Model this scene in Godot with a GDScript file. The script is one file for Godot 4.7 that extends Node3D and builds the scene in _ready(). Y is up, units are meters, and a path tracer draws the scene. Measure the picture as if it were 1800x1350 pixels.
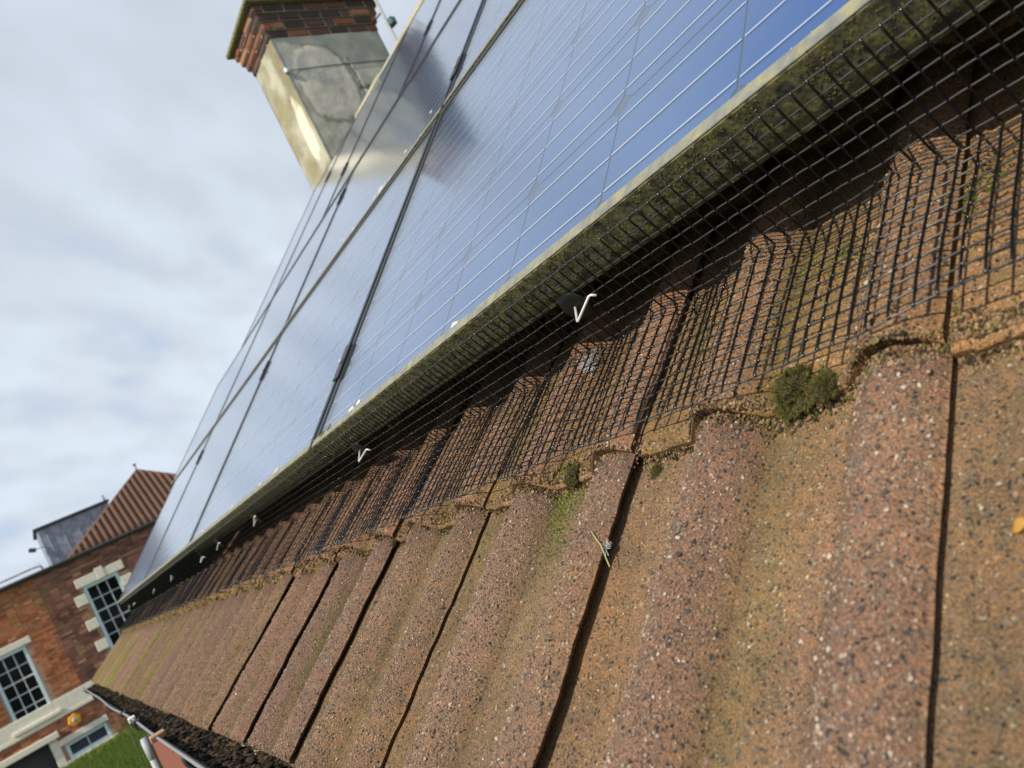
extends Node3D
# Roof with solar panels, bird guard mesh, chimney and a brick building beyond.
# Frame of the roof: x runs along the eaves away from the camera, u up the slope, n off the slope.

const CY := 3.0
const TH := 0.7580
const HC := 0.3998
const SX := Vector3(1, 0, 0)
var SU := Vector3(0, sin(TH), cos(TH))
var SN := Vector3(0, cos(TH), -sin(TH))
var rng := RandomNumberGenerator.new()
var M := {}
var names := {}
var noise := FastNoiseLite.new()
var fine := FastNoiseLite.new()
var house: Node3D
const UC := 0.2929      # lower edge of the second course
const DL := 0.1649      # tilt of the eaves course against the panels
const DU := 0.205      # tilt of the second course
const X0 := 0.2287      # joint nearest the camera
const PN := 0.1277      # top of the panel frames
const PB := 0.0717      # underside of the panel frames
const UB := 0.4911      # lower edge of the panels

func rp(x: float, u: float, n: float) -> Vector3:
	return SX * x + SU * u + SN * (n - HC) + Vector3(0, CY, 0)

func roof_frame(x: float, u: float, n: float) -> Transform3D:
	return Transform3D(Basis(SX, SN, SU), rp(x, u, n))

func sstep(a: float, b: float, x: float) -> float:
	return smoothstep(a, b, x)

# ---------------------------------------------------------------- node helpers
func numbered(called: String) -> String:
	if not names.has(called):
		names[called] = 0
		return called
	names[called] += 1
	return "%s_%03d" % [called, names[called]]

func tag(o: Node3D, label: String, category: String, group := "", kind := "") -> Node3D:
	if label != "": o.set_meta("label", label)
	if category != "": o.set_meta("category", category)
	if group != "": o.set_meta("group", group)
	if kind != "": o.set_meta("kind", kind)
	return o

func thing(called: String, label: String, category: String, at: Transform3D, group := "") -> Node3D:
	var o := Node3D.new()
	o.name = numbered(called)
	add_child(o)
	o.transform = at
	tag(o, label, category, group)
	return o

func part(parent: Node3D, called: String, mesh: Mesh, mat: Material, at := Transform3D(), stuff := false) -> MeshInstance3D:
	var o := MeshInstance3D.new()
	o.name = called
	o.mesh = mesh
	if mat: o.material_override = mat
	o.transform = at
	parent.add_child(o, true)
	if stuff: o.set_meta("kind", "stuff")
	return o

func solo(called: String, mesh: Mesh, mat: Material, label: String, category: String, at := Transform3D(), kind := "", group := "") -> MeshInstance3D:
	var o := MeshInstance3D.new()
	o.name = numbered(called)
	o.mesh = mesh
	o.material_override = mat
	o.transform = at
	add_child(o)
	tag(o, label, category, group, kind)
	return o

func many(parent: Node3D, called: String, mesh: Mesh, mat: Material, tr: Array, cols: Array) -> MultiMeshInstance3D:
	var mm := MultiMesh.new()
	mm.transform_format = MultiMesh.TRANSFORM_3D
	mm.use_colors = cols.size() > 0
	mm.mesh = mesh
	mm.instance_count = tr.size()
	for i in tr.size():
		mm.set_instance_transform(i, tr[i])
		if cols.size() > 0: mm.set_instance_color(i, cols[i])
	var o := MultiMeshInstance3D.new()
	o.name = called
	o.multimesh = mm
	o.material_override = mat
	parent.add_child(o, true)
	o.set_meta("kind", "stuff")
	return o

# ---------------------------------------------------------------- mesh helpers
func begin() -> SurfaceTool:
	var st := SurfaceTool.new()
	st.begin(Mesh.PRIMITIVE_TRIANGLES)
	return st

func done(st: SurfaceTool) -> ArrayMesh:
	st.generate_normals()
	return st.commit()

func tri(st: SurfaceTool, a: Vector3, b: Vector3, c: Vector3) -> void:
	st.add_vertex(a); st.add_vertex(b); st.add_vertex(c)

func quad(st: SurfaceTool, a: Vector3, b: Vector3, c: Vector3, d: Vector3) -> void:
	tri(st, a, b, c); tri(st, a, c, d)

# a box with chamfered edges, centred on tr
func bbox(st: SurfaceTool, tr: Transform3D, size: Vector3, bev := 0.0) -> void:
	st.set_smooth_group(-1)
	var h := size * 0.5
	if bev <= 0.0:
		for ax in 3:
			for sg in [-1.0, 1.0]:
				var b := (ax + 1) % 3
				var c := (ax + 2) % 3
				var p: Array[Vector3] = []
				for k in [[-1, -1], [1, -1], [1, 1], [-1, 1]]:
					var v := Vector3()
					v[ax] = h[ax] * sg; v[b] = h[b] * k[0]; v[c] = h[c] * k[1]
					p.append(tr * v)
				if sg > 0: quad(st, p[0], p[3], p[2], p[1])
				else: quad(st, p[0], p[1], p[2], p[3])
		return
	var q := func(ax: int, sg: float, eb: float, ec: float) -> Vector3:
		var v := Vector3()
		v[ax] = h[ax] * sg
		v[(ax + 1) % 3] = (h[(ax + 1) % 3] - bev) * eb
		v[(ax + 2) % 3] = (h[(ax + 2) % 3] - bev) * ec
		return tr * v
	for ax in 3:
		for sg in [-1.0, 1.0]:
			var p0: Vector3 = q.call(ax, sg, -1.0, -1.0)
			var p1: Vector3 = q.call(ax, sg, 1.0, -1.0)
			var p2: Vector3 = q.call(ax, sg, 1.0, 1.0)
			var p3: Vector3 = q.call(ax, sg, -1.0, 1.0)
			if sg > 0: quad(st, p0, p3, p2, p1)
			else: quad(st, p0, p1, p2, p3)
	for ax in 3:   # edges between face ax and face ax+1
		var b := (ax + 1) % 3
		for sa in [-1.0, 1.0]:
			for sb in [-1.0, 1.0]:
				var a0: Vector3 = q.call(ax, sa, sb, -1.0)
				var a1: Vector3 = q.call(ax, sa, sb, 1.0)
				var b0: Vector3 = q.call(b, sb, -1.0, sa)
				var b1: Vector3 = q.call(b, sb, 1.0, sa)
				if sa * sb > 0: quad(st, a0, a1, b1, b0)
				else: quad(st, a0, b0, b1, a1)
	for sx in [-1.0, 1.0]:
		for sy in [-1.0, 1.0]:
			for sz in [-1.0, 1.0]:
				var a: Vector3 = q.call(0, sx, sy, sz)
				var b2: Vector3 = q.call(1, sy, sz, sx)
				var c2: Vector3 = q.call(2, sz, sx, sy)
				if sx * sy * sz > 0: tri(st, a, c2, b2)
				else: tri(st, a, b2, c2)

func box_mesh(size: Vector3, bev := 0.0) -> ArrayMesh:
	var st := begin()
	bbox(st, Transform3D(), size, bev)
	return done(st)

func lo_hi(st: SurfaceTool, lo: Vector3, hi: Vector3, bev := 0.0) -> void:
	bbox(st, Transform3D(Basis(), (lo + hi) * 0.5), hi - lo, bev)

func tube(st: SurfaceTool, pts: Array, r: float, sides := 6, caps := true) -> void:
	st.set_smooth_group(0)
	var rings := []
	var ref := Vector3(0.13, 0.31, 0.94)
	for i in pts.size():
		var a: Vector3 = pts[maxi(i - 1, 0)]
		var b: Vector3 = pts[mini(i + 1, pts.size() - 1)]
		var d := (b - a).normalized()
		var e := d.cross(ref).normalized()
		if e.length() < 0.5: e = d.cross(Vector3.RIGHT).normalized()
		var f := e.cross(d)
		ref = f
		var ring: Array[Vector3] = []
		for k in sides:
			var t := TAU * k / sides
			ring.append(pts[i] + (e * cos(t) + f * sin(t)) * r)
		rings.append(ring)
		ref = f.cross(d) * -1.0 if false else ref
	for i in rings.size() - 1:
		for k in sides:
			var k2 := (k + 1) % sides
			quad(st, rings[i][k], rings[i][k2], rings[i + 1][k2], rings[i + 1][k])
	if caps:
		for k in range(1, sides - 1):
			tri(st, rings[0][0], rings[0][k + 1], rings[0][k])
			var l: Array = rings[rings.size() - 1]
			tri(st, l[0], l[k], l[k + 1])

# grid of points [row][col]; optional colours and uvs
func grid(st: SurfaceTool, P: Array, C := [], U := []) -> void:
	st.set_smooth_group(0)
	for i in P.size() - 1:
		for j in P[i].size() - 1:
			for k in [[0, 0], [1, 0], [1, 1], [0, 0], [1, 1], [0, 1]]:
				var a: int = i + k[0]
				var b: int = j + k[1]
				if C.size(): st.set_color(C[a][b])
				if U.size(): st.set_uv(U[a][b])
				st.add_vertex(P[a][b])

# an irregular little stone: squashed, jittered octahedron split once
func stone_mesh(sd: int, jag := 0.28) -> ArrayMesh:
	var r := RandomNumberGenerator.new()
	r.seed = sd
	var base := [Vector3(1, 0, 0), Vector3(-1, 0, 0), Vector3(0, 1, 0), Vector3(0, -1, 0), Vector3(0, 0, 1), Vector3(0, 0, -1)]
	var fs := [[0, 2, 4], [2, 1, 4], [1, 3, 4], [3, 0, 4], [2, 0, 5], [1, 2, 5], [3, 1, 5], [0, 3, 5]]
	var memo := {}
	var jit := func(v: Vector3) -> Vector3:
		var key := v.snapped(Vector3.ONE * 0.01)
		if not memo.has(key):
			memo[key] = v.normalized() * (1.0 + r.randf_range(-jag, jag))
		return memo[key]
	var st := begin()
	st.set_smooth_group(-1)
	for f in fs:
		var a: Vector3 = base[f[0]]; var b: Vector3 = base[f[1]]; var c: Vector3 = base[f[2]]
		var ab := (a + b) * 0.5; var bc := (b + c) * 0.5; var ca := (c + a) * 0.5
		for t in [[a, ab, ca], [ab, b, bc], [ca, bc, c], [ab, bc, ca]]:
			tri(st, jit.call(t[0]), jit.call(t[2]), jit.call(t[1]))
	return done(st)

# a thin pointed blade one unit tall
func blade_mesh(w := 0.16, bend := 0.35) -> ArrayMesh:
	var st := begin()
	st.set_smooth_group(-1)
	var a := Vector3(-w, 0, 0); var b := Vector3(w, 0, 0); var c := Vector3(0, 0, w)
	var m := Vector3(bend * 0.3, 0.55, 0)
	var tip := Vector3(bend, 1, 0)
	var q := 0.75
	var a1 := a * q + m; var b1 := b * q + m; var c1 := c * q + m
	for p in [[a, b, b1, a1], [b, c, c1, b1], [c, a, a1, c1]]:
		quad(st, p[0], p[1], p[2], p[3])
	tri(st, a1, b1, tip); tri(st, b1, c1, tip); tri(st, c1, a1, tip)
	return done(st)

# ---------------------------------------------------------------- materials
func mat(c: Color, rough := 0.9, metal := 0.0, spec := 0.5) -> StandardMaterial3D:   # c is a linear, real-world colour
	var m := StandardMaterial3D.new()
	m.albedo_color = c.linear_to_srgb()
	m.roughness = rough
	m.metallic = metal
	m.metallic_specular = spec
	return m

func vmat(rough := 0.9, spec := 0.5) -> StandardMaterial3D:
	var m := mat(Color(1, 1, 1), rough, 0.0, spec)
	m.vertex_color_use_as_albedo = true
	return m

func noise_tex(sd: int, freq: float, ramp: Array, size := 512, oct := 4) -> NoiseTexture2D:
	var n := FastNoiseLite.new()
	n.seed = sd
	n.noise_type = FastNoiseLite.TYPE_SIMPLEX
	n.frequency = freq
	n.fractal_octaves = oct
	var t := NoiseTexture2D.new()
	t.width = size; t.height = size
	t.seamless = true
	t.noise = n
	var g := Gradient.new()
	g.offsets = PackedFloat32Array()
	g.colors = PackedColorArray()
	var off := PackedFloat32Array()
	var col := PackedColorArray()
	for r in ramp:
		off.append(r[0])
		col.append((r[1] as Color).linear_to_srgb())
	g.offsets = off
	g.colors = col
	t.color_ramp = g
	return t

func bump_tex(sd: int, freq: float, size := 512, oct := 4) -> NoiseTexture2D:
	var n := FastNoiseLite.new()
	n.seed = sd
	n.noise_type = FastNoiseLite.TYPE_SIMPLEX
	n.frequency = freq
	n.fractal_octaves = oct
	var t := NoiseTexture2D.new()
	t.width = size; t.height = size
	t.seamless = true
	t.noise = n
	return t

func textured(ramp: Array, sd: int, freq: float, scale: float, rough := 0.9, bump := 0.0, bfreq := 0.05) -> StandardMaterial3D:
	var m := mat(Color(1, 1, 1), rough)
	m.albedo_texture = noise_tex(sd, freq, ramp)
	m.uv1_triplanar = true
	m.uv1_world_triplanar = true
	m.uv1_scale = Vector3.ONE * scale
	if bump > 0.0:
		m.heightmap_enabled = true
		m.heightmap_texture = bump_tex(sd + 7, bfreq)
		m.heightmap_scale = bump
	return m

# grain of the exposed-aggregate concrete: sand matrix with small stones set in it
func concrete_images() -> Array:
	var W := 1024
	var r := RandomNumberGenerator.new()
	r.seed = 41
	var n1 := FastNoiseLite.new(); n1.seed = 3; n1.frequency = 0.16; n1.fractal_octaves = 3
	var n2 := FastNoiseLite.new(); n2.seed = 5; n2.frequency = 0.02; n2.fractal_octaves = 3
	var i1 := n1.get_seamless_image(W, W).get_data()
	var i2 := n2.get_seamless_image(W, W).get_data()
	var col := PackedByteArray(); col.resize(W * W * 3)
	var hgt := PackedByteArray(); hgt.resize(W * W)
	for k in W * W:
		var a := i1[k] / 255.0
		var b := i2[k] / 255.0
		var s := 0.62 + 0.62 * a
		var w := 0.86 + 0.26 * b
		# sand and cement, warm
		col[k * 3] = int(clampf(160.0 * s * w, 0, 255))
		col[k * 3 + 1] = int(clampf(124.0 * s * (w * 0.6 + 0.4), 0, 255))
		col[k * 3 + 2] = int(clampf(98.0 * s * (w * 0.4 + 0.6), 0, 255))
		hgt[k] = int(60.0 + 70.0 * a)
	var pal := [[104, 94, 90], [84, 78, 78], [124, 106, 96], [160, 136, 112], [186, 168, 144], [146, 112, 90], [168, 124, 96], [128, 110, 100], [70, 66, 68], [150, 126, 110]]
	for g in 42000:
		var rad := 0.9 + 2.6 * pow(r.randf(), 4.0)
		var cx := r.randi_range(0, W - 1)
		var cy := r.randi_range(0, W - 1)
		var p: Array = pal[r.randi_range(0, pal.size() - 1)]
		var br := r.randf_range(0.8, 1.12)
		var ex := r.randf_range(0.7, 1.3)
		var ri := int(ceil(rad * 1.4))
		for dy in range(-ri, ri + 1):
			for dx in range(-ri, ri + 1):
				var d := sqrt(dx * dx * ex + dy * dy / ex) / rad
				if d > 1.0: continue
				var q := ((cy + dy + W) % W) * W + (cx + dx + W) % W
				var dome := sqrt(1.0 - d * d)
				var e := br * (0.9 + 0.14 * dome)
				col[q * 3] = int(clampf(p[0] * e, 0, 255))
				col[q * 3 + 1] = int(clampf(p[1] * e, 0, 255))
				col[q * 3 + 2] = int(clampf(p[2] * e, 0, 255))
				hgt[q] = maxi(hgt[q], int(100.0 + minf(110.0, rad * 28.0) * dome))
	return [Image.create_from_data(W, W, false, Image.FORMAT_RGB8, col), Image.create_from_data(W, W, false, Image.FORMAT_L8, hgt)]

func make_materials() -> void:
	var ci := concrete_images()
	var t := mat(Color(1, 1, 1), 0.93, 0.0, 0.35)
	t.albedo_texture = ImageTexture.create_from_image(ci[0])
	t.vertex_color_use_as_albedo = true
	t.heightmap_enabled = true
	t.heightmap_texture = ImageTexture.create_from_image(ci[1])
	t.heightmap_scale = 0.19
	M.tile = t
	M.grain = vmat(0.95, 0.25)
	M.dirt = vmat(0.98, 0.2)
	var moss := vmat(0.95, 0.2)
	moss.backlight_enabled = true
	moss.backlight = Color(0.2, 0.25, 0.1)
	M.moss = moss
	M.pvc = mat(Color(0.006, 0.0065, 0.0075), 0.28, 0.0, 0.36)
	M.pvc_bright = mat(Color(0.030, 0.031, 0.034), 0.42, 0.0, 0.85)
	M.weld = mat(Color(0.02, 0.02, 0.022), 0.2, 0.0, 0.8)
	M.disc = mat(Color(0.010, 0.011, 0.010), 0.4, 0.0, 0.35)
	M.rod = mat(Color(0.66, 0.66, 0.64), 0.45, 0.3, 0.5)
	# solar panels
	var cimg := Image.create(256, 256, false, Image.FORMAT_RGB8)
	var base := Color(0.105, 0.25, 0.50)
	for x in 256:
		var f := x % 8
		var c := base
		if f == 0: c = Color(0.17, 0.31, 0.54)
		elif f == 1: c = Color(0.125, 0.27, 0.51)
		for y in 256:
			cimg.set_pixel(x, y, c.linear_to_srgb())
	var cm := mat(Color(1, 1, 1), 0.2, 0.95, 0.4)
	cm.albedo_texture = ImageTexture.create_from_image(cimg)
	M.cell = cm
	M.backsheet = mat(Color(0.045, 0.07, 0.11), 0.5)
	M.busbar = mat(Color(0.62, 0.68, 0.74), 0.35, 0.5)
	var gl := StandardMaterial3D.new()
	gl.albedo_color = Color(0.9, 0.95, 1.0, 0.02)
	gl.transparency = BaseMaterial3D.TRANSPARENCY_ALPHA
	gl.roughness = 0.10
	gl.metallic_specular = 0.5
	M.glass = gl
	M.frame = mat(Color(0.030, 0.032, 0.036), 0.42, 0.3)
	M.frame_grime = textured([[0.0, Color(0.025, 0.026, 0.026)], [0.40, Color(0.05, 0.05, 0.042)], [0.50, Color(0.12, 0.115, 0.045)], [0.66, Color(0.17, 0.16, 0.06)], [0.8, Color(0.11, 0.10, 0.06)], [1.0, Color(0.26, 0.23, 0.10)]], 11, 0.03, 3.2, 0.95, 0.12, 0.06)
	M.frame_lip = textured([[0.0, Color(0.13, 0.135, 0.13)], [0.45, Color(0.20, 0.20, 0.175)], [0.66, Color(0.24, 0.235, 0.17)], [0.85, Color(0.32, 0.28, 0.12)], [1.0, Color(0.25, 0.245, 0.20)]], 12, 0.02, 4.0, 0.85, 0.05, 0.06)
	M.lichen = vmat(0.95, 0.2)
	# chimney and building
	M.render = vmat(0.95, 0.3)
	var rt := bump_tex(61, 0.04, 512, 5)
	M.render.heightmap_enabled = true
	M.render.heightmap_texture = rt
	M.render.heightmap_scale = 0.16
	M.render.uv1_triplanar = true
	M.render.uv1_world_triplanar = true
	M.render.uv1_scale = Vector3.ONE * 1.3
	M.brick = []
	var cols := [Color(0.30, 0.105, 0.06), Color(0.24, 0.078, 0.05), Color(0.15, 0.065, 0.052), Color(0.38, 0.17, 0.10), Color(0.075, 0.045, 0.042)]
	for k in cols.size():
		var c: Color = cols[k]
		M.brick.append(textured([[0.0, c * 0.55], [0.5, c], [1.0, c * 1.35]], 70 + k, 0.03, 3.0, 0.92, 0.25, 0.06))
	M.mortar = textured([[0.0, Color(0.30, 0.25, 0.18)], [1.0, Color(0.50, 0.44, 0.34)]], 77, 0.05, 3.0, 0.95, 0.2, 0.1)
	M.slab = textured([[0.0, Color(0.05, 0.045, 0.035)], [0.45, Color(0.14, 0.125, 0.08)], [0.6, Color(0.38, 0.32, 0.07)], [1.0, Color(0.30, 0.27, 0.19)]], 78, 0.03, 3.0, 0.95, 0.4, 0.06)
	M.ridge = textured([[0.0, Color(0.24, 0.21, 0.16)], [0.5, Color(0.44, 0.41, 0.33)], [0.78, Color(0.44, 0.39, 0.20)], [1.0, Color(0.52, 0.49, 0.41)]], 79, 0.03, 2.2, 0.95, 0.4, 0.05)
	M.bulk = vmat(0.92, 0.3)
	M.stone = textured([[0.0, Color(0.66, 0.59, 0.46)], [0.5, Color(0.78, 0.72, 0.58)], [1.0, Color(0.82, 0.77, 0.65)]], 81, 0.02, 0.8, 0.9, 0.3, 0.05)
	M.wallmortar = textured([[0.0, Color(0.30, 0.19, 0.13)], [1.0, Color(0.42, 0.30, 0.22)]], 82, 0.03, 0.6, 0.95)
	M.paint = mat(Color(0.60, 0.73, 0.76), 0.45)
	M.bar = mat(Color(0.74, 0.75, 0.76), 0.5)
	M.pane = mat(Color(0.008, 0.009, 0.009), 0.05, 0.0, 0.22)
	M.pane2 = mat(Color(0.055, 0.06, 0.075), 0.12, 0.0, 0.5)
	M.lead = textured([[0.0, Color(0.17, 0.19, 0.25)], [0.5, Color(0.235, 0.26, 0.33)], [1.0, Color(0.33, 0.36, 0.43)]], 83, 0.015, 0.5, 0.6, 0.2, 0.03)
	M.iron = mat(Color(0.045, 0.045, 0.045), 0.6)
	M.grey = mat(Color(0.36, 0.37, 0.38), 0.5)
	M.glassgrey = mat(Color(0.5, 0.54, 0.58), 0.25)
	M.pantile = textured([[0.0, Color(0.07, 0.04, 0.028)], [0.5, Color(0.15, 0.075, 0.048)], [1.0, Color(0.22, 0.12, 0.07)]], 84, 0.05, 0.7, 0.95, 0.3, 0.05)
	M.lawn = textured([[0.0, Color(0.035, 0.06, 0.012)], [0.5, Color(0.06, 0.10, 0.018)], [1.0, Color(0.10, 0.15, 0.03)]], 85, 0.04, 0.4, 0.95)
	M.grass = vmat(0.8, 0.3)
	M.grass.backlight_enabled = true
	M.grass.backlight = Color(0.3, 0.4, 0.1)
	M.gutter = mat(Color(0.028, 0.028, 0.028), 0.5)
	M.cable = mat(Color(0.22, 0.22, 0.215), 0.55)
	M.pipe = mat(Color(0.36, 0.37, 0.39), 0.5)
	M.deck = mat(Color(0.05, 0.035, 0.025), 0.95)
	M.white = mat(Color(0.78, 0.78, 0.76), 0.7)
	M.white.backlight_enabled = true
	M.white.backlight = Color(0.4, 0.4, 0.4)

# ---------------------------------------------------------------- sky
func make_sky() -> Sky:
	var W := 1024
	var H := 512
	var c1 := FastNoiseLite.new(); c1.seed = 101; c1.frequency = 1.0; c1.fractal_octaves = 4
	var c2 := FastNoiseLite.new(); c2.seed = 102; c2.frequency = 1.0; c2.fractal_octaves = 5
	var c3 := FastNoiseLite.new(); c3.seed = 103; c3.frequency = 1.0; c3.fractal_octaves = 3
	var data := PackedFloat32Array()
	data.resize(W * H * 3)
	for j in H:
		var el := PI * 0.5 - PI * (j + 0.5) / H
		var y := sin(el)
		var ch := cos(el)
		for i in W:
			var az := TAU * (i + 0.5) / W - PI * 0.5
			var c := Color(0.42, 0.46, 0.42)
			if y > 0.0:
				var d := Vector3(ch * cos(az), y, ch * sin(az))
				# thin high cloud over pale blue; the sheet is seen in perspective
				var k := 1.0 / (y + 0.16)
				var px := d.x * k
				var pz := d.z * k
				var a := px * 0.80 + pz * 0.60
				var b := -px * 0.60 + pz * 0.80
				var big := c3.get_noise_2d(a * 0.30, b * 0.45)
				var roll := c1.get_noise_2d(a * 1.1 + big * 0.7, b * 3.6)
				var wisp := c2.get_noise_2d(a * 2.6, b * 5.2)
				var low := 1.0 - sstep(0.30, 0.62, y)
				var veil := clampf(0.90 + 0.12 * big + 0.55 * roll * low + 0.16 * wisp * (0.4 + 0.6 * low), 0.0, 1.0)
				veil *= 1.0 - 0.75 * sstep(0.70, 0.97, y)
				var clear := Color(0.40, 0.55, 0.84).lerp(Color(0.20, 0.34, 0.68), sstep(0.45, 1.0, y))
				var cloud := Color(0.70, 0.785, 0.885).lerp(Color(0.645, 0.715, 0.82), sstep(0.2, 0.6, y))
				var shade := clampf(0.5 + 1.1 * roll * (0.35 + 0.65 * low) + 0.8 * wisp + 0.3 * big, 0.0, 1.0)
				cloud = cloud * (0.91 + 0.15 * shade)
				c = clear.lerp(cloud, sstep(0.20, 0.78, veil))
				c = c.lerp(Color(0.64, 0.74, 0.86), 0.35 * (1.0 - sstep(0.0, 0.25, y)))
			var p := (j * W + i) * 3
			data[p] = c.r; data[p + 1] = c.g; data[p + 2] = c.b
	var im := Image.create_from_data(W, H, false, Image.FORMAT_RGBF, data.to_byte_array())
	var m := PanoramaSkyMaterial.new()
	m.panorama = ImageTexture.create_from_image(im)
	m.energy_multiplier = 1.0
	var s := Sky.new()
	s.sky_material = m
	return s

# ---------------------------------------------------------------- roof tiles
const RH := 0.0295

func bump1(t: float) -> float:
	var q := clampf(absf(t), 0.0, 1.0)
	return 0.55 * pow(1.0 - pow(q, 2.0), 0.85) + 0.45 * (0.5 + 0.5 * cos(PI * q))

func tile_h(s: float, gap: float) -> float:
	var h := 0.0
	if s < 0.034:
		var e := sin(clampf(s / 0.034, 0, 1) * PI * 0.5)
		h = lerpf(gap + 0.0055, RH, pow(e, 0.85))
	elif s < 0.076:
		h = RH * bump1((s - 0.034) / 0.042)
	elif s > 0.149 and s < 0.233:
		h = RH * bump1((s - 0.191) / 0.042)
	elif s > 0.282:
		h = 0.0032 * sstep(0.286, 0.2885, s)
	return h

func profile_steps(rough_cut: bool) -> Array[float]:
	var out: Array[float] = [0.0, 0.0018, 0.005, 0.010, 0.017, 0.026]
	var m := 7 if rough_cut else 13
	for i in m + 1:
		out.append(0.034 + 0.042 * sin(PI * 0.5 * i / m))
	var flat := 3 if rough_cut else 9
	for i in flat:
		out.append(lerpf(0.080, 0.146, float(i) / (flat - 1)))
	m = 11 if rough_cut else 23
	for i in m + 1:
		out.append(0.191 + 0.042 * sin(PI * (float(i) / m - 0.5)))
	flat = 3 if rough_cut else 7
	for i in flat:
		out.append(lerpf(0.236, 0.284, float(i) / (flat - 1)))
	for v in [0.2865, 0.2885, 0.300, 0.322]: out.append(v)
	return out

func tile_tone(s: float, v: float, h: float, x: float, u: float, course: int) -> Color:
	var p := 1.0 - clampf(h / 0.019, 0, 1)
	var k := 0.5 + 0.5 * noise.get_noise_2d(x * 9.0, u * 9.0 + course * 31.0)
	var k2 := 0.5 + 0.5 * noise.get_noise_2d(x * 34.0 + 50.0, u * 22.0)
	var roll := Color(0.70, 0.70, 0.71) * (0.72 + 0.36 * k)
	var pan := Color(0.66, 0.71, 0.60) * (0.62 + 0.48 * k2)
	var c := roll.lerp(pan, p)
	# dust caught along the foot of each roll, grime on the other side
	var dust := sstep(0.016, 0.0, absf(s - 0.236)) + sstep(0.014, 0.0, absf(s - 0.086))
	c = c.lerp(Color(0.72, 0.74, 0.76) * (0.8 + 0.3 * k2), 0.75 * clampf(dust, 0, 1))
	var damp := sstep(0.016, 0.002, absf(s - 0.146)) + sstep(0.020, 0.002, absf(s - 0.276))
	c = c.lerp(Color(0.38, 0.40, 0.32) * (0.8 + 0.3 * k2), (0.40 + 0.25 * sstep(0.8, 2.5, x)) * clampf(damp, 0, 1))
	# algae in the pans, in streaks, stronger away from the camera
	var far := sstep(1.0, 4.5, x)
	var lime := clampf(p * sstep(0.52 - 0.14 * far, 0.72 - 0.1 * far, 0.5 + 0.5 * noise.get_noise_2d(x * 16.0 + 9.0, u * 5.0)) * (0.30 + 0.9 * far), 0, 1)
	c = c.lerp(Color(0.34, 0.60, 0.10), lime * 0.85)
	var streak := far * sstep(0.50, 0.68, 0.5 + 0.5 * noise.get_noise_2d(x * 11.0 + 3.0, u * 2.0 + 40.0))
	c = c.lerp(Color(0.42, 0.72, 0.13) * (0.8 + 0.4 * k2), streak * 0.85)
	# ochre lichen film
	c = c.lerp(Color(0.86, 0.78, 0.55), 0.32 * sstep(0.58, 0.8, 0.5 + 0.5 * noise.get_noise_2d(x * 14.0 - 70.0, u * 14.0 + 20.0)))
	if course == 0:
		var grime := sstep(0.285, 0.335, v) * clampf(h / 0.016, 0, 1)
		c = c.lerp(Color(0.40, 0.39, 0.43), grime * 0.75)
	else:
		c = c * Color(1.27, 1.17, 1.03)
	return c

func tile_mesh(xj: float, ub: float, L: float, gap: float, course: int, ns: int, nv: int, sd: int) -> ArrayMesh:
	var st := begin()
	var r := RandomNumberGenerator.new(); r.seed = sd
	var off := Vector2(r.randf(), r.randf())
	var P := []; var C := []; var U := []
	var prof := profile_steps(ns < 30)
	ns = prof.size() - 1
	var arc: Array[float] = [0.0]
	for i in ns:
		arc.append(arc[i] + Vector2(prof[i + 1] - prof[i], tile_h(prof[i + 1], gap) - tile_h(prof[i], gap)).length())
	var tint := Color(1, 1, 1) * r.randf_range(0.86, 1.12) * Color(1.0, r.randf_range(0.97, 1.03), r.randf_range(0.95, 1.05))
	for j in nv + 1:
		var v := L * pow(float(j) / nv, 1.15)
		if j == 1: v = minf(v, 0.004)
		var row := []; var rc := []; var ru := []
		for i in ns + 1:
			var s := prof[i]
			var h := tile_h(s, gap)
			var dis := 0.0011 * fine.get_noise_2d((xj + s) * 1000.0 * 0.11, (ub + v) * 1000.0 * 0.11) + 0.0016 * fine.get_noise_2d((xj + s) * 30.0, (ub + v) * 30.0 + 77.0)
			var y := h + dis
			var vv := v
			if j == 0:
				y -= 0.0035
				vv += 0.0016 * fine.get_noise_2d((xj + s) * 160.0, 5.0 + ub * 99.0)
			elif j == 1:
				y -= 0.0006
			if i == 0: y -= 0.0010
			row.append(Vector3(s, y, vv))
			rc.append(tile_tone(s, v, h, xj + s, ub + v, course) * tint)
			ru.append(Vector2(arc[i] / 0.4, (ub + v) / 0.4) + off)
		P.append(row); C.append(rc); U.append(ru)
	grid(st, P, C, U)
	# lower end face and the underside, and the lip beside the joint
	var E := [[], []]; var EC := [[], []]; var EU := [[], []]
	for i in ns + 1:
		var a: Vector3 = P[0][i]
		var th := 0.0095
		E[0].append(a + Vector3(0, -th, 0.002)); E[1].append(a)
		for q in 2:
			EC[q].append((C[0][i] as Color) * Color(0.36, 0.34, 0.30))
			EU[q].append(U[0][i] + Vector2(0, 0.02 * q))
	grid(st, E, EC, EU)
	var B := [[], [], []]; var BC := [[], [], []]; var BU := [[], [], []]
	for j in nv + 1:
		var a: Vector3 = P[j][0]
		B[0].append(Vector3(0.036, a.y + 0.004, a.z))
		B[1].append(Vector3(0.0008, a.y - 0.0030, a.z)); B[2].append(a)
		for q in 3:
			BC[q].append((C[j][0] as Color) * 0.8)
			BU[q].append(U[j][0] + Vector2(0.01 * q, 0))
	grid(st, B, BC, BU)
	return done(st)

func tile_at(xj: float, u0: float, n0: float, tilt: float) -> Transform3D:
	var b := Basis(Vector3(1, 0, 0), Vector3(0, cos(tilt), sin(tilt)), Vector3(0, -sin(tilt), cos(tilt)))
	return roof_frame(0, 0, 0) * Transform3D(b, Vector3(xj, n0, u0))

var stones: Array = []

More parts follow.
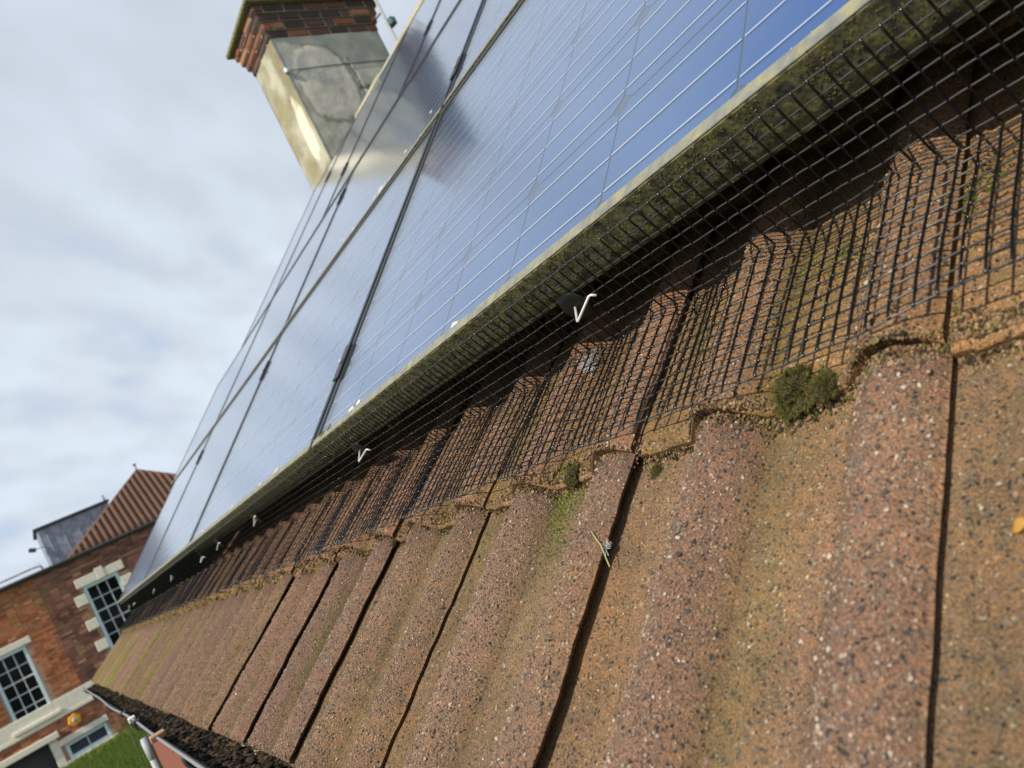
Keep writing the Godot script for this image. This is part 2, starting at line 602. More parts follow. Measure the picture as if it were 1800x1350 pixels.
func aggregate(t: Node3D, xj: float, ub: float, L: float, gap: float, count: int, sd: int, big: float) -> void:
	var r := RandomNumberGenerator.new(); r.seed = sd
	var pal := [Color(0.085, 0.072, 0.062), Color(0.060, 0.052, 0.046), Color(0.13, 0.10, 0.08), Color(0.19, 0.14, 0.105), Color(0.30, 0.235, 0.17), Color(0.42, 0.35, 0.27), Color(0.25, 0.15, 0.095), Color(0.22, 0.16, 0.125), Color(0.13, 0.115, 0.10), Color(0.28, 0.175, 0.11), Color(0.19, 0.13, 0.10), Color(0.24, 0.18, 0.13)]
	var tr := []; var cols := []
	for k in count:
		var s := r.randf_range(0.003, 0.30)
		var v := L * r.randf()
		var h := tile_h(s, gap)
		if h < 0.008 and r.randf() < 0.80: continue
		var z := 0.0005 + 0.0011 * pow(r.randf(), 2.6) * big
		if r.randf() < 0.012: z = r.randf_range(0.0016, 0.0025)
		var dis := 0.0011 * fine.get_noise_2d((xj + s) * 1000.0 * 0.11, (ub + v) * 1000.0 * 0.11) + 0.0016 * fine.get_noise_2d((xj + s) * 30.0, (ub + v) * 30.0 + 77.0)
		var b := Basis.from_euler(Vector3(r.randf_range(-0.4, 0.4), r.randf() * TAU, r.randf_range(-0.4, 0.4)))
		b = b.scaled_local(Vector3(r.randf_range(0.8, 1.4), r.randf_range(0.45, 0.8), r.randf_range(0.7, 1.1)) * z)
		tr.append(Transform3D(b, Vector3(s, h + dis + z * 0.12, v)))
		var c: Color = pal[r.randi_range(0, pal.size() - 1)]
		cols.append(c * r.randf_range(0.8, 1.25))
	many(t, "aggregate", stones[sd % stones.size()], M.grain, tr, cols)

func build_house() -> void:
	house = thing("tiled_house", "low house with brown concrete roof tiles under the solar panels", "house", Transform3D(Basis(), Vector3(3.2, 0, 2.0)))
	var inv := house.transform.affine_inverse()
	var gaps := [0.005, 0.005, 0.0065, 0.0130, 0.0030, 0.0085, 0.0070, 0.0025]
	for course in 3:
		var u0 := [-0.046, 0.290, 0.612][course] as float
		var n0 := [(UC + 0.046) * tan(DL) - 0.001, 0.012, -0.030][course] as float
		var tilt := [DL, DU, 0.09][course] as float
		for k in range(-2, 21):
			var xj := X0 + 0.3 * k
			if xj > 6.2: continue
			var gap: float = gaps[(k + 2) % gaps.size()] if k < 4 else 0.004 + 0.008 * fposmod(k * 0.37, 1.0) * (0.6 if k == 7 else 1.0)
			if course > 0: gap *= 0.7
			var near := k <= 3
			var mid := k <= 8
			var L := 0.40
			var sk := 0.0018 * sin(k * 2.3 + course)
			var ns := (56 if near else (36 if mid else 24)) if course < 2 else 20
			var nv := (64 if near else (26 if mid else 12)) if course < 2 else 6
			var m := tile_mesh(xj, u0, L, gap, course, ns, nv, 900 + k * 7 + course * 131)
			var t := part(house, "roof_tile", m, M.tile, inv * tile_at(xj, u0 + sk, n0 + 0.0006 * sin(k * 4.1 + course), tilt))
			if course == 0 and k <= 12:
				aggregate(t, xj, u0, L, gap, 13000 if near else (6000 if mid else 2200), 300 + k + course * 50, 1.0 if near else 1.15)
			elif course == 1 and k <= 6:
				aggregate(t, xj, u0, 0.24, gap, 5000 if near else 2400, 400 + k, 1.0)
	# the deck under the tiles, the back slope, walls
	var st := begin()
	var R := roof_frame(0, 0, 0)
	bbox(st, R * Transform3D(Basis(), Vector3(2.6, -0.13, 2.25)), Vector3(8.2, 0.05, 4.2))
	part(house, "roof_deck", done(st), M.deck, inv)
	st = begin()
	var top := rp(0, 4.34, -0.05)
	bbox(st, Transform3D(Basis(SX, -TH - PI / 2.0 + PI / 2.0), Vector3(2.6, top.y - 1.5, top.z + 1.6)) * Transform3D(Basis(SX, 2.0 * TH - 0.02), Vector3()), Vector3(8.2, 0.06, 4.4))
	part(house, "back_roof", done(st), M.pantile, inv)
	var eave := rp(0, -0.046, 0.055)
	st = begin()
	lo_hi(st, Vector3(-1.5, -0.02, eave.z + 0.16), Vector3(6.3, eave.y - 0.16, eave.z + 6.0), 0.0)
	part(house, "wall", done(st), M.brick[1], inv)
	st = begin()
	lo_hi(st, Vector3(-1.5, eave.y - 0.19, eave.z + 0.03), Vector3(6.3, eave.y - 0.02, eave.z + 0.05), 0.003)
	part(house, "fascia", done(st), M.deck, inv)
	# bedding mortar under the eaves tiles
	st = begin()
	st.set_smooth_group(-1)
	for k in 140:
		var x := rng.randf_range(0.4, 6.2)
		var b := Basis.from_euler(Vector3(rng.randf(), rng.randf() * TAU, rng.randf())).scaled(Vector3(rng.randf_range(0.015, 0.045), rng.randf_range(0.008, 0.014), rng.randf_range(0.010, 0.02)))
		bbox(st, Transform3D(b, Vector3(x, eave.y - rng.randf_range(0.008, 0.024), eave.z + rng.randf_range(0.004, 0.03))), Vector3.ONE, 0.2)
	part(house, "bedding_mortar", done(st), M.mortar, inv, true)
	# ridge tiles along the top
	for k in 16:
		var xa := -2.6 + 0.46 * k
		st = begin()
		var P := []
		for i in 2 + 3:
			var row := []
			var x := xa + [0.0, 0.004, 0.22, 0.446, 0.45][i] as float
			var rr := (0.135 if i in [1, 2, 3] else 0.122) + (0.006 if i == 1 else 0.0)
			for a in 13:
				var w := PI * a / 12.0
				row.append(Vector3(x, sin(w) * rr, -cos(w) * rr))
			P.append(row)
		grid(st, P)
		var c := rp(0, 4.27, 0.0)
		part(house, "ridge_tile", done(st), M.ridge, inv * Transform3D(Basis(), Vector3(0, c.y + 0.004 * sin(k * 3.0), c.z)))

# ---------------------------------------------------------------- solar panels
var cell_cache := {}

func cell_mesh(w: float, h: float, ch: float) -> ArrayMesh:
	var key := "%0.4f %0.4f" % [w, h]
	if cell_cache.has(key): return cell_cache[key]
	var st := begin()
	st.set_smooth_group(-1)
	var a := w * 0.5; var b := h * 0.5
	var pts := [Vector2(-a + ch, -b), Vector2(a - ch, -b), Vector2(a, -b + ch), Vector2(a, b - ch), Vector2(a - ch, b), Vector2(-a + ch, b), Vector2(-a, b - ch), Vector2(-a, -b + ch)]
	for k in range(1, 7):
		for q in [pts[0], pts[k + 1], pts[k]]:
			st.set_uv(Vector2(q.x / w + 0.5, q.y / h + 0.5) * Vector2(2.4, 1))
			st.add_vertex(Vector3(q.x, 0, q.y))
	cell_cache[key] = done(st)
	return cell_cache[key]

func solar_panel(xa: float, xb: float, ua: float, ub: float, cols: int, rows: int, each: bool, along_x: bool, grimy: bool, label: String) -> Node3D:
	var w := xb - xa
	var d := ub - ua
	var o := thing("solar_panel", label, "solar panel", roof_frame(xa + w * 0.5, ua, PB), "solar panels on the roof")
	var hh := PN - PB
	var lip := 0.017
	# four frame rails: outer wall and the lip that holds the glass
	for side in 4:
		var st := begin()
		var lw := w if side < 2 else d - 2.0 * lip
		bbox(st, Transform3D(Basis(), Vector3(0, hh * 0.5, 0)), Vector3(lw, hh, lip), 0.0012)
		var rail := done(st)
		var at := Transform3D()
		if side == 0: at = Transform3D(Basis(), Vector3(0, 0, lip * 0.5))
		elif side == 1: at = Transform3D(Basis(), Vector3(0, 0, d - lip * 0.5))
		elif side == 2: at = Transform3D(Basis(Vector3.UP, PI / 2), Vector3(-w * 0.5 + lip * 0.5, 0, d * 0.5))
		else: at = Transform3D(Basis(Vector3.UP, PI / 2), Vector3(w * 0.5 - lip * 0.5, 0, d * 0.5))
		part(o, "frame_rail", rail, M.frame_grime if (grimy and side == 0) else M.frame, at)
	var iw := w - 2.0 * lip
	var id := d - 2.0 * lip
	if grimy:
		var st2 := begin()
		bbox(st2, Transform3D(Basis(), Vector3(0, hh + 0.0009, lip * 0.5 + 0.0004)), Vector3(w - 0.002, 0.0016, lip - 0.0006), 0.0006)
		part(o, "weathered_lip", done(st2), M.frame_lip)
	part(o, "backsheet", box_mesh(Vector3(iw, 0.003, id)), M.backsheet, Transform3D(Basis(), Vector3(0, hh - 0.0085, lip + id * 0.5)))
	var m := 0.006
	var cw := (iw - 2.0 * m) / cols
	var cd := (id - 2.0 * m) / rows
	var cg := 0.0028
	var mesh := cell_mesh(cw - cg, cd - cg, 0.015)
	var yc := hh - 0.0064
	var st3 := begin()
	for i in cols:
		for j in rows:
			var p := Vector3(-iw * 0.5 + m + cw * (i + 0.5), yc, lip + m + cd * (j + 0.5))
			if each:
				part(o, "solar_cell", mesh, M.cell, Transform3D(Basis(), p))
			else:
				st3.append_from(mesh, 0, Transform3D(Basis(), p))
	if not each:
		part(o, "solar_cells", st3.commit(), M.cell, Transform3D(), true)
	# soldered busbars, three to a cell, broken at each joint
	var nb := rows if along_x else cols
	var st4 := begin()
	for j in nb:
		for q in 3:
			var off := (j + (q + 0.5) / 3.0)
			var nseg := cols if along_x else rows
			for i in nseg:
				var len := (cw if along_x else cd) - 0.004
				if along_x:
					bbox(st4, Transform3D(Basis(), Vector3(-iw * 0.5 + m + cw * (i + 0.5), yc + 0.0007, lip + m + cd * off)), Vector3(len, 0.0006, 0.0019))
				else:
					bbox(st4, Transform3D(Basis(), Vector3(-iw * 0.5 + m + cw * off, yc + 0.0007, lip + m + cd * (i + 0.5))), Vector3(0.0019, 0.0006, len))
	part(o, "busbars", done(st4), M.busbar, Transform3D(), true)
	var sg := begin()
	sg.set_smooth_group(-1)
	quad(sg, Vector3(-iw * 0.5, hh - 0.0022, lip), Vector3(-iw * 0.5, hh - 0.0022, lip + id), Vector3(iw * 0.5, hh - 0.0022, lip + id), Vector3(iw * 0.5, hh - 0.0022, lip))
	part(o, "glass_pane", done(sg), M.glass)
	return o

func lichen_on(o: Node3D, w: float, x_lo: float, x_hi: float, count: int, sd: int) -> void:
	# crust and moss specks on the lower frame rail: face and lip
	var r := RandomNumberGenerator.new(); r.seed = sd
	var tr := []; var cols := []
	var hh := PN - PB
	for k in count:
		var x := r.randf_range(x_lo, x_hi)
		var f := r.randf()
		var p := Vector3()
		var z := 0.0004 + 0.0008 * pow(r.randf(), 2.5)
		var patch := noise.get_noise_2d(x * 60.0 + sd, f * 4.0 + 3.0)
		if patch < -0.12: continue
		var c := Color(0.105, 0.105, 0.036)
		if f < 0.78:
			p = Vector3(x, r.randf_range(0.002, hh), -0.0002)
			if r.randf() < 0.35: c = Color(0.16, 0.16, 0.055)
			elif r.randf() < 0.3: c = Color(0.045, 0.045, 0.02)
		else:
			p = Vector3(x, hh + 0.0018, r.randf_range(0.0, 0.017))
			if noise.get_noise_2d(x * 25.0 + 200.0, 3.0) < 0.0 and r.randf() < 0.8: continue
			c = Color(0.52, 0.42, 0.08) if r.randf() < 0.6 else Color(0.42, 0.40, 0.30)
			z *= 0.7
		var b := Basis.from_euler(Vector3(r.randf() * TAU, r.randf() * TAU, r.randf() * TAU)).scaled(Vector3(1, 0.8, 0.6) * z)
		tr.append(Transform3D(b, p))
		cols.append(c * r.randf_range(0.7, 1.3))
	many(o, "lichen_specks", stones[2], M.lichen, tr, cols)

func splat(o: Node3D, at: Vector3, rx: float, rz: float, sd: int, c: Color) -> void:
	# a rosette of pale crust lying on the glass
	var r := RandomNumberGenerator.new(); r.seed = sd
	var st := begin()
	st.set_smooth_group(-1)
	st.set_color(c)
	for k in 70:
		var a := r.randf() * TAU
		var q := sqrt(r.randf()) * (0.8 + 0.2 * sin(a * 3.0 + sd))
		var z := r.randf_range(0.0006, 0.0016)
		bbox(st, Transform3D(Basis(Vector3.UP, r.randf() * TAU), at + Vector3(cos(a) * q * rx, z * 0.25, sin(a) * q * rz)), Vector3(z * 2.2, z * 0.8, z * 1.8), z * 0.2)
	part(o, "lichen_rosette", done(st), M.lichen, Transform3D(), true)

func build_panels() -> void:
	var u1 := UB + 0.9934
	var u2 := UB + 1.9705
	var u3 := UB + 3.6694
	var g := 0.010
	var xs := [-0.263, 1.471, 3.095, 4.719, 6.354]
	var where := ["nearest the camera, broad blue cells in sunlight", "second from the camera, lichen rosettes along its lip", "third from the camera, reflecting pale cloud", "farthest from the camera beside the brick building"]
	for i in 4:
		var o := solar_panel(xs[i] + g, xs[i + 1] - g, UB, u1 - g, 9, 6, i < 2, true, true, "bottom-row solar panel " + where[i])
		var w: float = xs[i + 1] - xs[i] - 2.0 * g
		lichen_on(o, w, -w * 0.5 + (0.30 if i == 0 else 0.0), w * 0.5, [9000, 5000, 2500, 1500][i], 500 + i)
		var hh := PN - PB
		var cx: float = (xs[i] + xs[i + 1]) * 0.5
		if i == 0:
			for q in [[0.828, 0.022, 0.010, 0.007], [0.724, 0.013, 0.012, 0.006], [0.615, 0.010, 0.006, 0.004], [1.247, 0.022, 0.020, 0.008], [0.43, 0.012, 0.007, 0.003], [1.21, 0.026, 0.010, 0.005]]:
				splat(o, Vector3(q[0] - cx, hh - 0.001, q[1]), q[2], q[3], int(q[0] * 1000), Color(0.62, 0.62, 0.58))
			for q in [[1.40, 0.016], [1.36, 0.018]]:
				splat(o, Vector3(q[0] - cx, hh + 0.002, q[1]), 0.012, 0.007, int(q[0] * 1000), Color(0.10, 0.11, 0.06))
		elif i == 1:
			for q in [[1.79, 0.024, 0.03, 0.008], [1.95, 0.02, 0.02, 0.006], [2.3, 0.022, 0.03, 0.007], [2.8, 0.022, 0.03, 0.007]]:
				splat(o, Vector3(q[0] - cx, hh - 0.001, q[1]), q[2], q[3], int(q[0] * 1000), Color(0.60, 0.60, 0.54))
	var xs2 := [-0.263, 1.471, 3.095, 4.719, 6.712]
	var where2 := ["nearest the camera, blue cells", "holding the chimney's reflection", "third along, white droppings near its upper edge", "longest and farthest, against the sky"]
	for i in 4:
		var o := solar_panel(xs2[i] + g, xs2[i + 1] - g, u1 + g, u2 - g, 9 if i < 3 else 11, 6, false, true, true, "middle-row solar panel " + where2[i])
		var cx: float = (xs2[i] + xs2[i + 1]) * 0.5
		lichen_on(o, 1.0, -0.8, 0.8, 900, 540 + i)
		if i == 1:
			var r := RandomNumberGenerator.new(); r.seed = 9
			for k in 16:
				splat(o, Vector3(r.randf_range(1.5, 3.0) - cx, PN - PB - 0.0015, 0.02 + 0.10 * pow(r.randf(), 2.0)), r.randf_range(0.006, 0.016), r.randf_range(0.004, 0.007), 700 + k, Color(0.72, 0.72, 0.70))
			splat(o, Vector3(1.95 - cx, PN - PB - 0.0012, 0.045), 0.035, 0.014, 777, Color(0.78, 0.78, 0.77))
	var xs3 := [1.44, 2.52, 3.62, 4.75, 5.738]
	var where3 := ["nearest the camera, upright, mirroring bright cloud", "with the dark reflection of the chimney bricks", "reflecting the pale chimney shaft", "farthest from the camera, clear of the chimney"]
	for i in 4:
		solar_panel(xs3[i] + g, xs3[i + 1] - g, u2 + g, u3, 6, 9, false, false, false, "top-row solar panel " + where3[i])
	# clamps in the gaps between neighbours
	var spots := [[1.471, 0.70, "first gap of the bottom row, low down"], [1.471, 1.66, "first gap of the middle row, low down"], [3.095, 1.28, "second gap of the bottom row, high up"], [3.095, 2.28, "second gap of the middle row, high up"], [4.719, 1.27, "third gap of the bottom row, high up"], [2.52, 2.95, "first gap of the top row"], [3.62, 2.85, "second gap of the top row"], [4.75, 3.60, "third gap of the top row"]]
	for s in spots:
		var o := thing("panel_clamp", "black clamp holding two panels in the " + s[2], "clamp", roof_frame(s[0], s[1], PN), "clamps between the panels")
		var st := begin()
		bbox(st, Transform3D(Basis(), Vector3(0, 0.0035, 0)), Vector3(0.034, 0.004, 0.09), 0.001)
		part(o, "plate", done(st), M.frame)
		st = begin()
		bbox(st, Transform3D(Basis(), Vector3(0, -0.02, 0)), Vector3(0.012, 0.043, 0.086), 0.001)
		part(o, "stem", done(st), M.frame)
		st = begin()
		tube(st, [Vector3(0, 0.0055, 0), Vector3(0, 0.0105, 0)], 0.007, 10)
		part(o, "bolt", done(st), M.grey)

# ---------------------------------------------------------------- bird guard
const CELL := 0.0147

func hump_at(x: float) -> float:
	var s := fposmod(x - X0, 0.3)
	return 2.0 * maxf(exp(-pow((s - 0.036) / 0.034, 2.0)), maxf(exp(-pow((s - 0.336) / 0.034, 2.0)), exp(-pow((s - 0.191) / 0.034, 2.0)))) - 1.0

func guard_un(x: float, w: float) -> Vector2:
	# (u, n) of the mesh after w cells from its upper edge
	var dip := 0.0020 * sin(x * 21.0) + 0.0012 * sin(x * 47.0 + 1.0)
	var lift := 0.008 * sstep(0.34, 0.18, x)
	var hump := 0.0055 * hump_at(x)
	dip += hump
	var bend := Vector2(0.465, 0.0105 + dip)
	var top := Vector2(0.4865, 0.1125)
	var l1 := (bend - top).length()
	var s := w * CELL
	var out := bend + Vector2(-0.988, 0.155).normalized() * (s - l1)
	var down := top + (bend - top).normalized() * s
	var t := sstep(l1 - 0.013, l1 + 0.013, s)
	var p := down.lerp(out, t)
	if s > l1: p.y += (0.002 + lift) * sstep(l1, 0.25, s) - dip * 0.35 * sstep(l1, 0.25, s)
	return p

func guard_out(x: float, w: float) -> Vector2:
	var a := guard_un(x, w - 0.3)
	var b := guard_un(x, w + 0.3)
	var d := (b - a).normalized()
	return Vector2(d.y, -d.x)

func guard_pt(x: float, w: float, off: float) -> Vector3:
	var p := guard_un(x, w)
	var o := guard_out(x, w)
	if o.y < 0: o = -o
	p += o * off
	return Vector3(x, p.y, p.x)

func build_guard() -> void:
	var R := roof_frame(0, 0, 0)
	var spans := [[0.02, 3.06, "nearer length of black wire bird mesh from panel frame down onto the tiles", 0.0], [3.03, 6.32, "farther length of black wire bird mesh running to the end of the roof", 0.0022]]
	var rr := 0.00084
	for sp in spans:
		var o := thing("bird_mesh", sp[2], "wire mesh", R, "bird mesh along the bottom of the panels")
		var xa: float = sp[0]
		var xb: float = sp[1]
		var rw := rr if xa < 1.0 else rr * 1.3
		var lay: float = sp[3]
		for j in 19:
			var st := begin()
			var pts := []
			var x := xa
			while x < xb:
				pts.append(guard_pt(x, j, 0.0006 + lay) + Vector3(0, 0.0003 * sin(x * 180.0 + j * 2.0), 0.0004 * sin(x * 90.0 + j)))
				x += CELL * (1.0 if x < 1.5 else 2.0)
			tube(st, pts, rw, 5)
			part(o, "eaves_wire", done(st), M.pvc_bright)
		var sv := begin()
		var n := int((xb - xa) / CELL)
		for k in n:
			var x := xa + CELL * (k + 0.5)
			var pts := []
			var steps := 36 if x < 1.6 else 20
			for q in steps + 1:
				var w := 18.0 * q / steps
				pts.append(guard_pt(x + 0.0007 * sin(k * 1.7) * w / 18.0, w, 0.0006 + lay + rr * 2.0))
			tube(sv, pts, rw * 1.25, 5 if x < 1.6 else 4)
		part(o, "cross_wires", done(sv), M.pvc, Transform3D(), true)
		if xa < 1.0:
			var sm := SphereMesh.new()
			sm.radius = 1.0; sm.height = 2.0; sm.radial_segments = 8; sm.rings = 4
			var tr := []
			for k in int(1.7 / CELL):
				for j in 19:
					var x := xa + CELL * (k + 0.5)
					tr.append(Transform3D(Basis().scaled(Vector3(0.0015, 0.0015, 0.0015)), guard_pt(x, j, 0.0006 + rr * 1.4)))
			many(o, "wire_welds", sm, M.weld, tr, [])
	# clips that pin the mesh to the frames
	var cl := [[0.613, -0.0405, "nearest the camera, bent white rod over a round black washer"], [1.313, -0.0393, "just before the first panel joint"], [2.154, -0.0379, "third from the camera"], [2.694, -0.0348, "fourth from the camera, close to the fifth"], [3.054, -0.0393, "fifth from the camera, where two mesh lengths meet"], [3.859, -0.0445, "sixth from the camera, small and shiny"], [4.589, -0.0466, "seventh from the camera"], [5.690, -0.0433, "second from the far end of the roof"], [6.037, -0.0512, "at the far end of the roof"]]
	var i := 0
	for c in cl:
		var w: float = -c[1] / CELL + 0.35
		var p := guard_pt(c[0], w, 0.0035)
		var ov := guard_out(c[0], w)
		if ov.y < 0: ov = -ov
		var out := Vector3(0, ov.y, ov.x)
		var up := out.cross(Vector3.RIGHT).normalized()
		if up.y < 0: up = -up
		var o := thing("mesh_clip", "aluminium mesh clip " + c[2], "clip", R * Transform3D(Basis(SX, up, Vector3.RIGHT.cross(up)), p), "clips holding the bird mesh")
		var sgn := 1.0 if Vector3.RIGHT.cross(up).dot(out) > 0 else -1.0
		var tilt := 0.25 * sin(i * 2.1)
		var st := begin()
		st.set_smooth_group(0)
		var prof := [[0.0, 0.0012], [0.012, 0.0010], [0.0195, -0.0002], [0.0205, -0.0014], [0.0195, -0.0016]]
		var P := []
		for q in prof:
			var row := []
			for a in 37:
				var t := TAU * a / 36.0
				row.append(Vector3(cos(t) * q[0], sin(t) * q[0], q[1] * sgn))
			P.append(row)
		grid(st, P)
		part(o, "washer", done(st), M.disc)
		st = begin()
		var hook := [[0.0, 0.0, 0.0], [-0.005, -0.0035, 0.012], [-0.0088, -0.0062, 0.0215], [-0.0105, -0.0062, 0.0225], [-0.0125, -0.0055, 0.0215], [-0.024, -0.0005, 0.0135], [-0.0345, 0.004, 0.0065], [-0.037, 0.0036, 0.0055], [-0.0425, -0.0004, 0.0050]]
		var pts := []
		for q in hook:
			var v := Vector3(q[0], q[1], q[2] * sgn)
			if i > 0: v = v.rotated(Vector3(0, 0, 1), tilt)
			pts.append(v)
		tube(st, pts, 0.0016, 10)
		part(o, "hook", done(st), M.rod)
		i += 1

# ---------------------------------------------------------------- moss, dirt, feathers
func surf(x: float, u: float) -> float:
	# height n of the visible tile surface
	var s := fposmod(x - X0, 0.3)
	if u < UC: return (UC - u) * tan(DL) - 0.001 + tile_h(s, 0.006)
	return 0.012 - (u - 0.290) * tan(DU) + tile_h(s, 0.004)

func moss_clump(x: float, u: float, size: float, count: int, green: float, label: String, sd: int) -> void:
	var r := RandomNumberGenerator.new(); r.seed = sd
	var o := thing("moss_clump", label, "moss", roof_frame(x, u, surf(x, u)), "moss clumps on the tiles")
	var n := FastNoiseLite.new()
	n.seed = sd * 13; n.frequency = 1.0; n.fractal_octaves = 3
	var rad := func(d: Vector3) -> float:
		return size * (0.80 + 0.55 * n.get_noise_3d(d.x * 1.5, d.y * 1.5, d.z * 1.5))
	var st := begin()
	var P := []
	for a in 12:
		var row := []
		var el := PI * 0.5 * a / 11.0
		for b in 29:
			var az := TAU * (b % 28) / 28.0
			var d := Vector3(cos(az) * cos(el), sin(el), sin(az) * cos(el))
			var q: Vector3 = d * (rad.call(d) as float)
			q.y *= 0.55
			row.append(q)
		P.append(row)
	grid(st, P)
	part(o, "cushion", done(st), mat(Color(0.045, 0.038, 0.016), 0.98))
	var tr := []; var cols := []
	for k in count:
		var d := Vector3(r.randfn(), absf(r.randfn()) * 0.8, r.randfn()).normalized()
		var q: Vector3 = d * (rad.call(d) as float) * r.randf_range(0.93, 1.03)
		q.y *= 0.55
		var dir := (d + Vector3(r.randfn(), r.randfn(), r.randfn()) * 0.45).normalized()
		var e := dir.cross(Vector3(r.randf(), r.randf(), r.randf())).normalized()
		var l := r.randf_range(0.0016, 0.0052) * (0.5 + size * 25.0)
		tr.append(Transform3D(Basis(e * l * 0.5, dir * l, e.cross(dir) * l * 0.5), q))
		var lump := 0.5 + 0.5 * n.get_noise_3d(d.x * 3.0 + 9.0, d.y * 3.0, d.z * 3.0)
		var c := Color(0.085, 0.085, 0.025).lerp(Color(0.22, 0.34, 0.05), clampf(green * lump * 1.8 * r.randf(), 0, 1))
		if r.randf() < 0.35 * (1.3 - lump): c = Color(0.20, 0.13, 0.055) * r.randf_range(0.5, 1.2)
		cols.append(c)
	many(o, "fronds", blade_mesh(), M.moss, tr, cols)

func build_growth() -> void:
	var R := roof_frame(0, 0, 0)
	# big cushions
	moss_clump(0.352, 0.302, 0.0210, 4200, 0.26, "largest dark green moss clump, below the mesh edge left of the nearest tile roll", 1)
	moss_clump(0.322, 0.296, 0.0130, 2200, 0.16, "brown-green moss clump tucked against the nearest tile roll", 2)
	moss_clump(0.512, 0.276, 0.0080, 800, 0.3, "small moss clump at the tile edge right of the widest joint", 3)
	moss_clump(0.640, 0.296, 0.0130, 1200, 0.12, "blackish moss clump beside the tile roll under the mesh, centre of the course", 4)
	moss_clump(1.130, 0.286, 0.0075, 500, 0.3, "round dark moss ball at a tile joint below the mesh", 5)
	# low moss film and specks, uncountable
	var r := RandomNumberGenerator.new(); r.seed = 21
	var tr := []; var cols := []
	var spots := [[0.335, 0.452, 0.020, 900, 1.0], [0.240, 0.430, 0.018, 700, 1.0], [0.372, 0.450, 0.016, 500, 0.8], [0.840, 0.440, 0.018, 450, 1.0], [0.582, 0.378, 0.020, 500, 0.6], [0.488, 0.420, 0.016, 400, 0.7], [0.218, 0.444, 0.016, 500, 0.9], [0.650, 0.262, 0.030, 1800, 1.0], [0.66, 0.285, 0.02, 700, 0.9], [0.24, 0.37, 0.010, 260, 0.9], [0.30, 0.405, 0.012, 260, 0.7], [1.05, 0.43, 0.02, 300, 0.8], [0.42, 0.40, 0.014, 260, 0.5]]
	for s in spots:
		for k in s[3]:
			var x: float = s[0] + r.randfn() * s[2] * 0.6
			var u: float = s[1] + r.randfn() * s[2]
			if absf(u - UC) < 0.005: continue
			if fine.get_noise_2d(x * 900.0, u * 900.0) < -0.1: continue
			var dir := Vector3(r.randfn() * 0.5, 1, r.randfn() * 0.5).normalized()
			var e := dir.cross(Vector3(r.randf(), 0.1, r.randf())).normalized()
			var l := r.randf_range(0.0010, 0.0026)
			tr.append(Transform3D(Basis(e * l * 0.9, dir * l, e.cross(dir) * l * 0.9), Vector3(x, surf(x, u) + 0.0003, u)))
			cols.append(Color(0.09, 0.10, 0.02).lerp(Color(0.20, 0.34, 0.03), r.randf() * s[4]))
	# bright moss lines beside far joints
	for k in 5200:
		var j := [5, 7, 9, 10, 12, 14][r.randi_range(0, 5)] as int
		var x := X0 + 0.3 * j - 0.004 - absf(r.randfn()) * (0.006 if j == 5 else 0.018)
		var u := r.randf_range(-0.04, 0.285)
		if j > 5 and noise.get_noise_2d(j * 40.0, u * 30.0) < 0.0: continue
		var l := r.randf_range(0.0015, 0.004)
		tr.append(Transform3D(Basis.from_euler(Vector3(r.randfn() * 0.4, r.randf() * TAU, r.randfn() * 0.4)).scaled(Vector3(l, l, l)), Vector3(x, surf(x, u) + 0.0005, u)))
		cols.append(Color(0.16, 0.22, 0.02).lerp(Color(0.30, 0.46, 0.03), r.randf()))
	var holder := many(self, "moss_film", blade_mesh(0.3, 0.3), M.moss, tr, cols)
	holder.transform = R
	tag(holder, "low green and yellow moss growing in pans and joints of the tiles", "moss")
	# dirt and moss crumbs washed down along the course edge
	tr = []; cols = []
	for k in 60000:
		var x := 0.14 + 6.0 * pow(r.randf(), 2.1)
		var s := fposmod(x - X0, 0.3)
		var heap := 0.55 + 0.5 * noise.get_noise_2d(x * 42.0, 8.0)
		var rollish := clampf(tile_h(s, 0.006) / 0.02, 0, 1)
		if r.randf() > heap * (1.15 - 0.75 * rollish) + 0.08: continue
		var f := absf(r.randfn())
		var up := r.randf() < 0.5
		var u := UC + 0.0005 - 0.0055 * f * (0.6 + heap)
		var n := surf(x, minf(u, UC - 0.0005))
		if up:
			u = UC + 0.001 + 0.010 * f
			n = surf(x, u)
		else:
			n += maxf(0.0, 0.008 - 0.9 * (UC - u)) * r.randf() * (1.0 - 0.6 * rollish)
		var z := r.randf_range(0.0004, 0.0012) * (1.0 + 1.2 * pow(r.randf(), 9.0)) * (1.0 if x < 1.2 else 1.6)
		var b := Basis.from_euler(Vector3(r.randf() * TAU, r.randf() * TAU, 0)).scaled(Vector3(z, z * 0.8, z * 1.2))
		tr.append(Transform3D(b, Vector3(x, n + z * 0.3, u)))
		var c := [Color(0.17, 0.105, 0.055), Color(0.22, 0.14, 0.075), Color(0.075, 0.05, 0.028), Color(0.03, 0.026, 0.02), Color(0.10, 0.098, 0.03), Color(0.28, 0.19, 0.105)][r.randi_range(0, 5)] as Color
		if x > 2.0 and r.randf() < 0.4: c = Color(0.24, 0.22, 0.035)
		cols.append(c * r.randf_range(0.7, 1.25))
	holder = many(self, "dirt_crumbs", stones[1], M.dirt, tr, cols)
	holder.transform = R
	tag(holder, "brown dirt and moss crumbs along the lower edge of the second tile course", "dirt")
	# coarse grit scattered on the second course under the mesh
	tr = []; cols = []
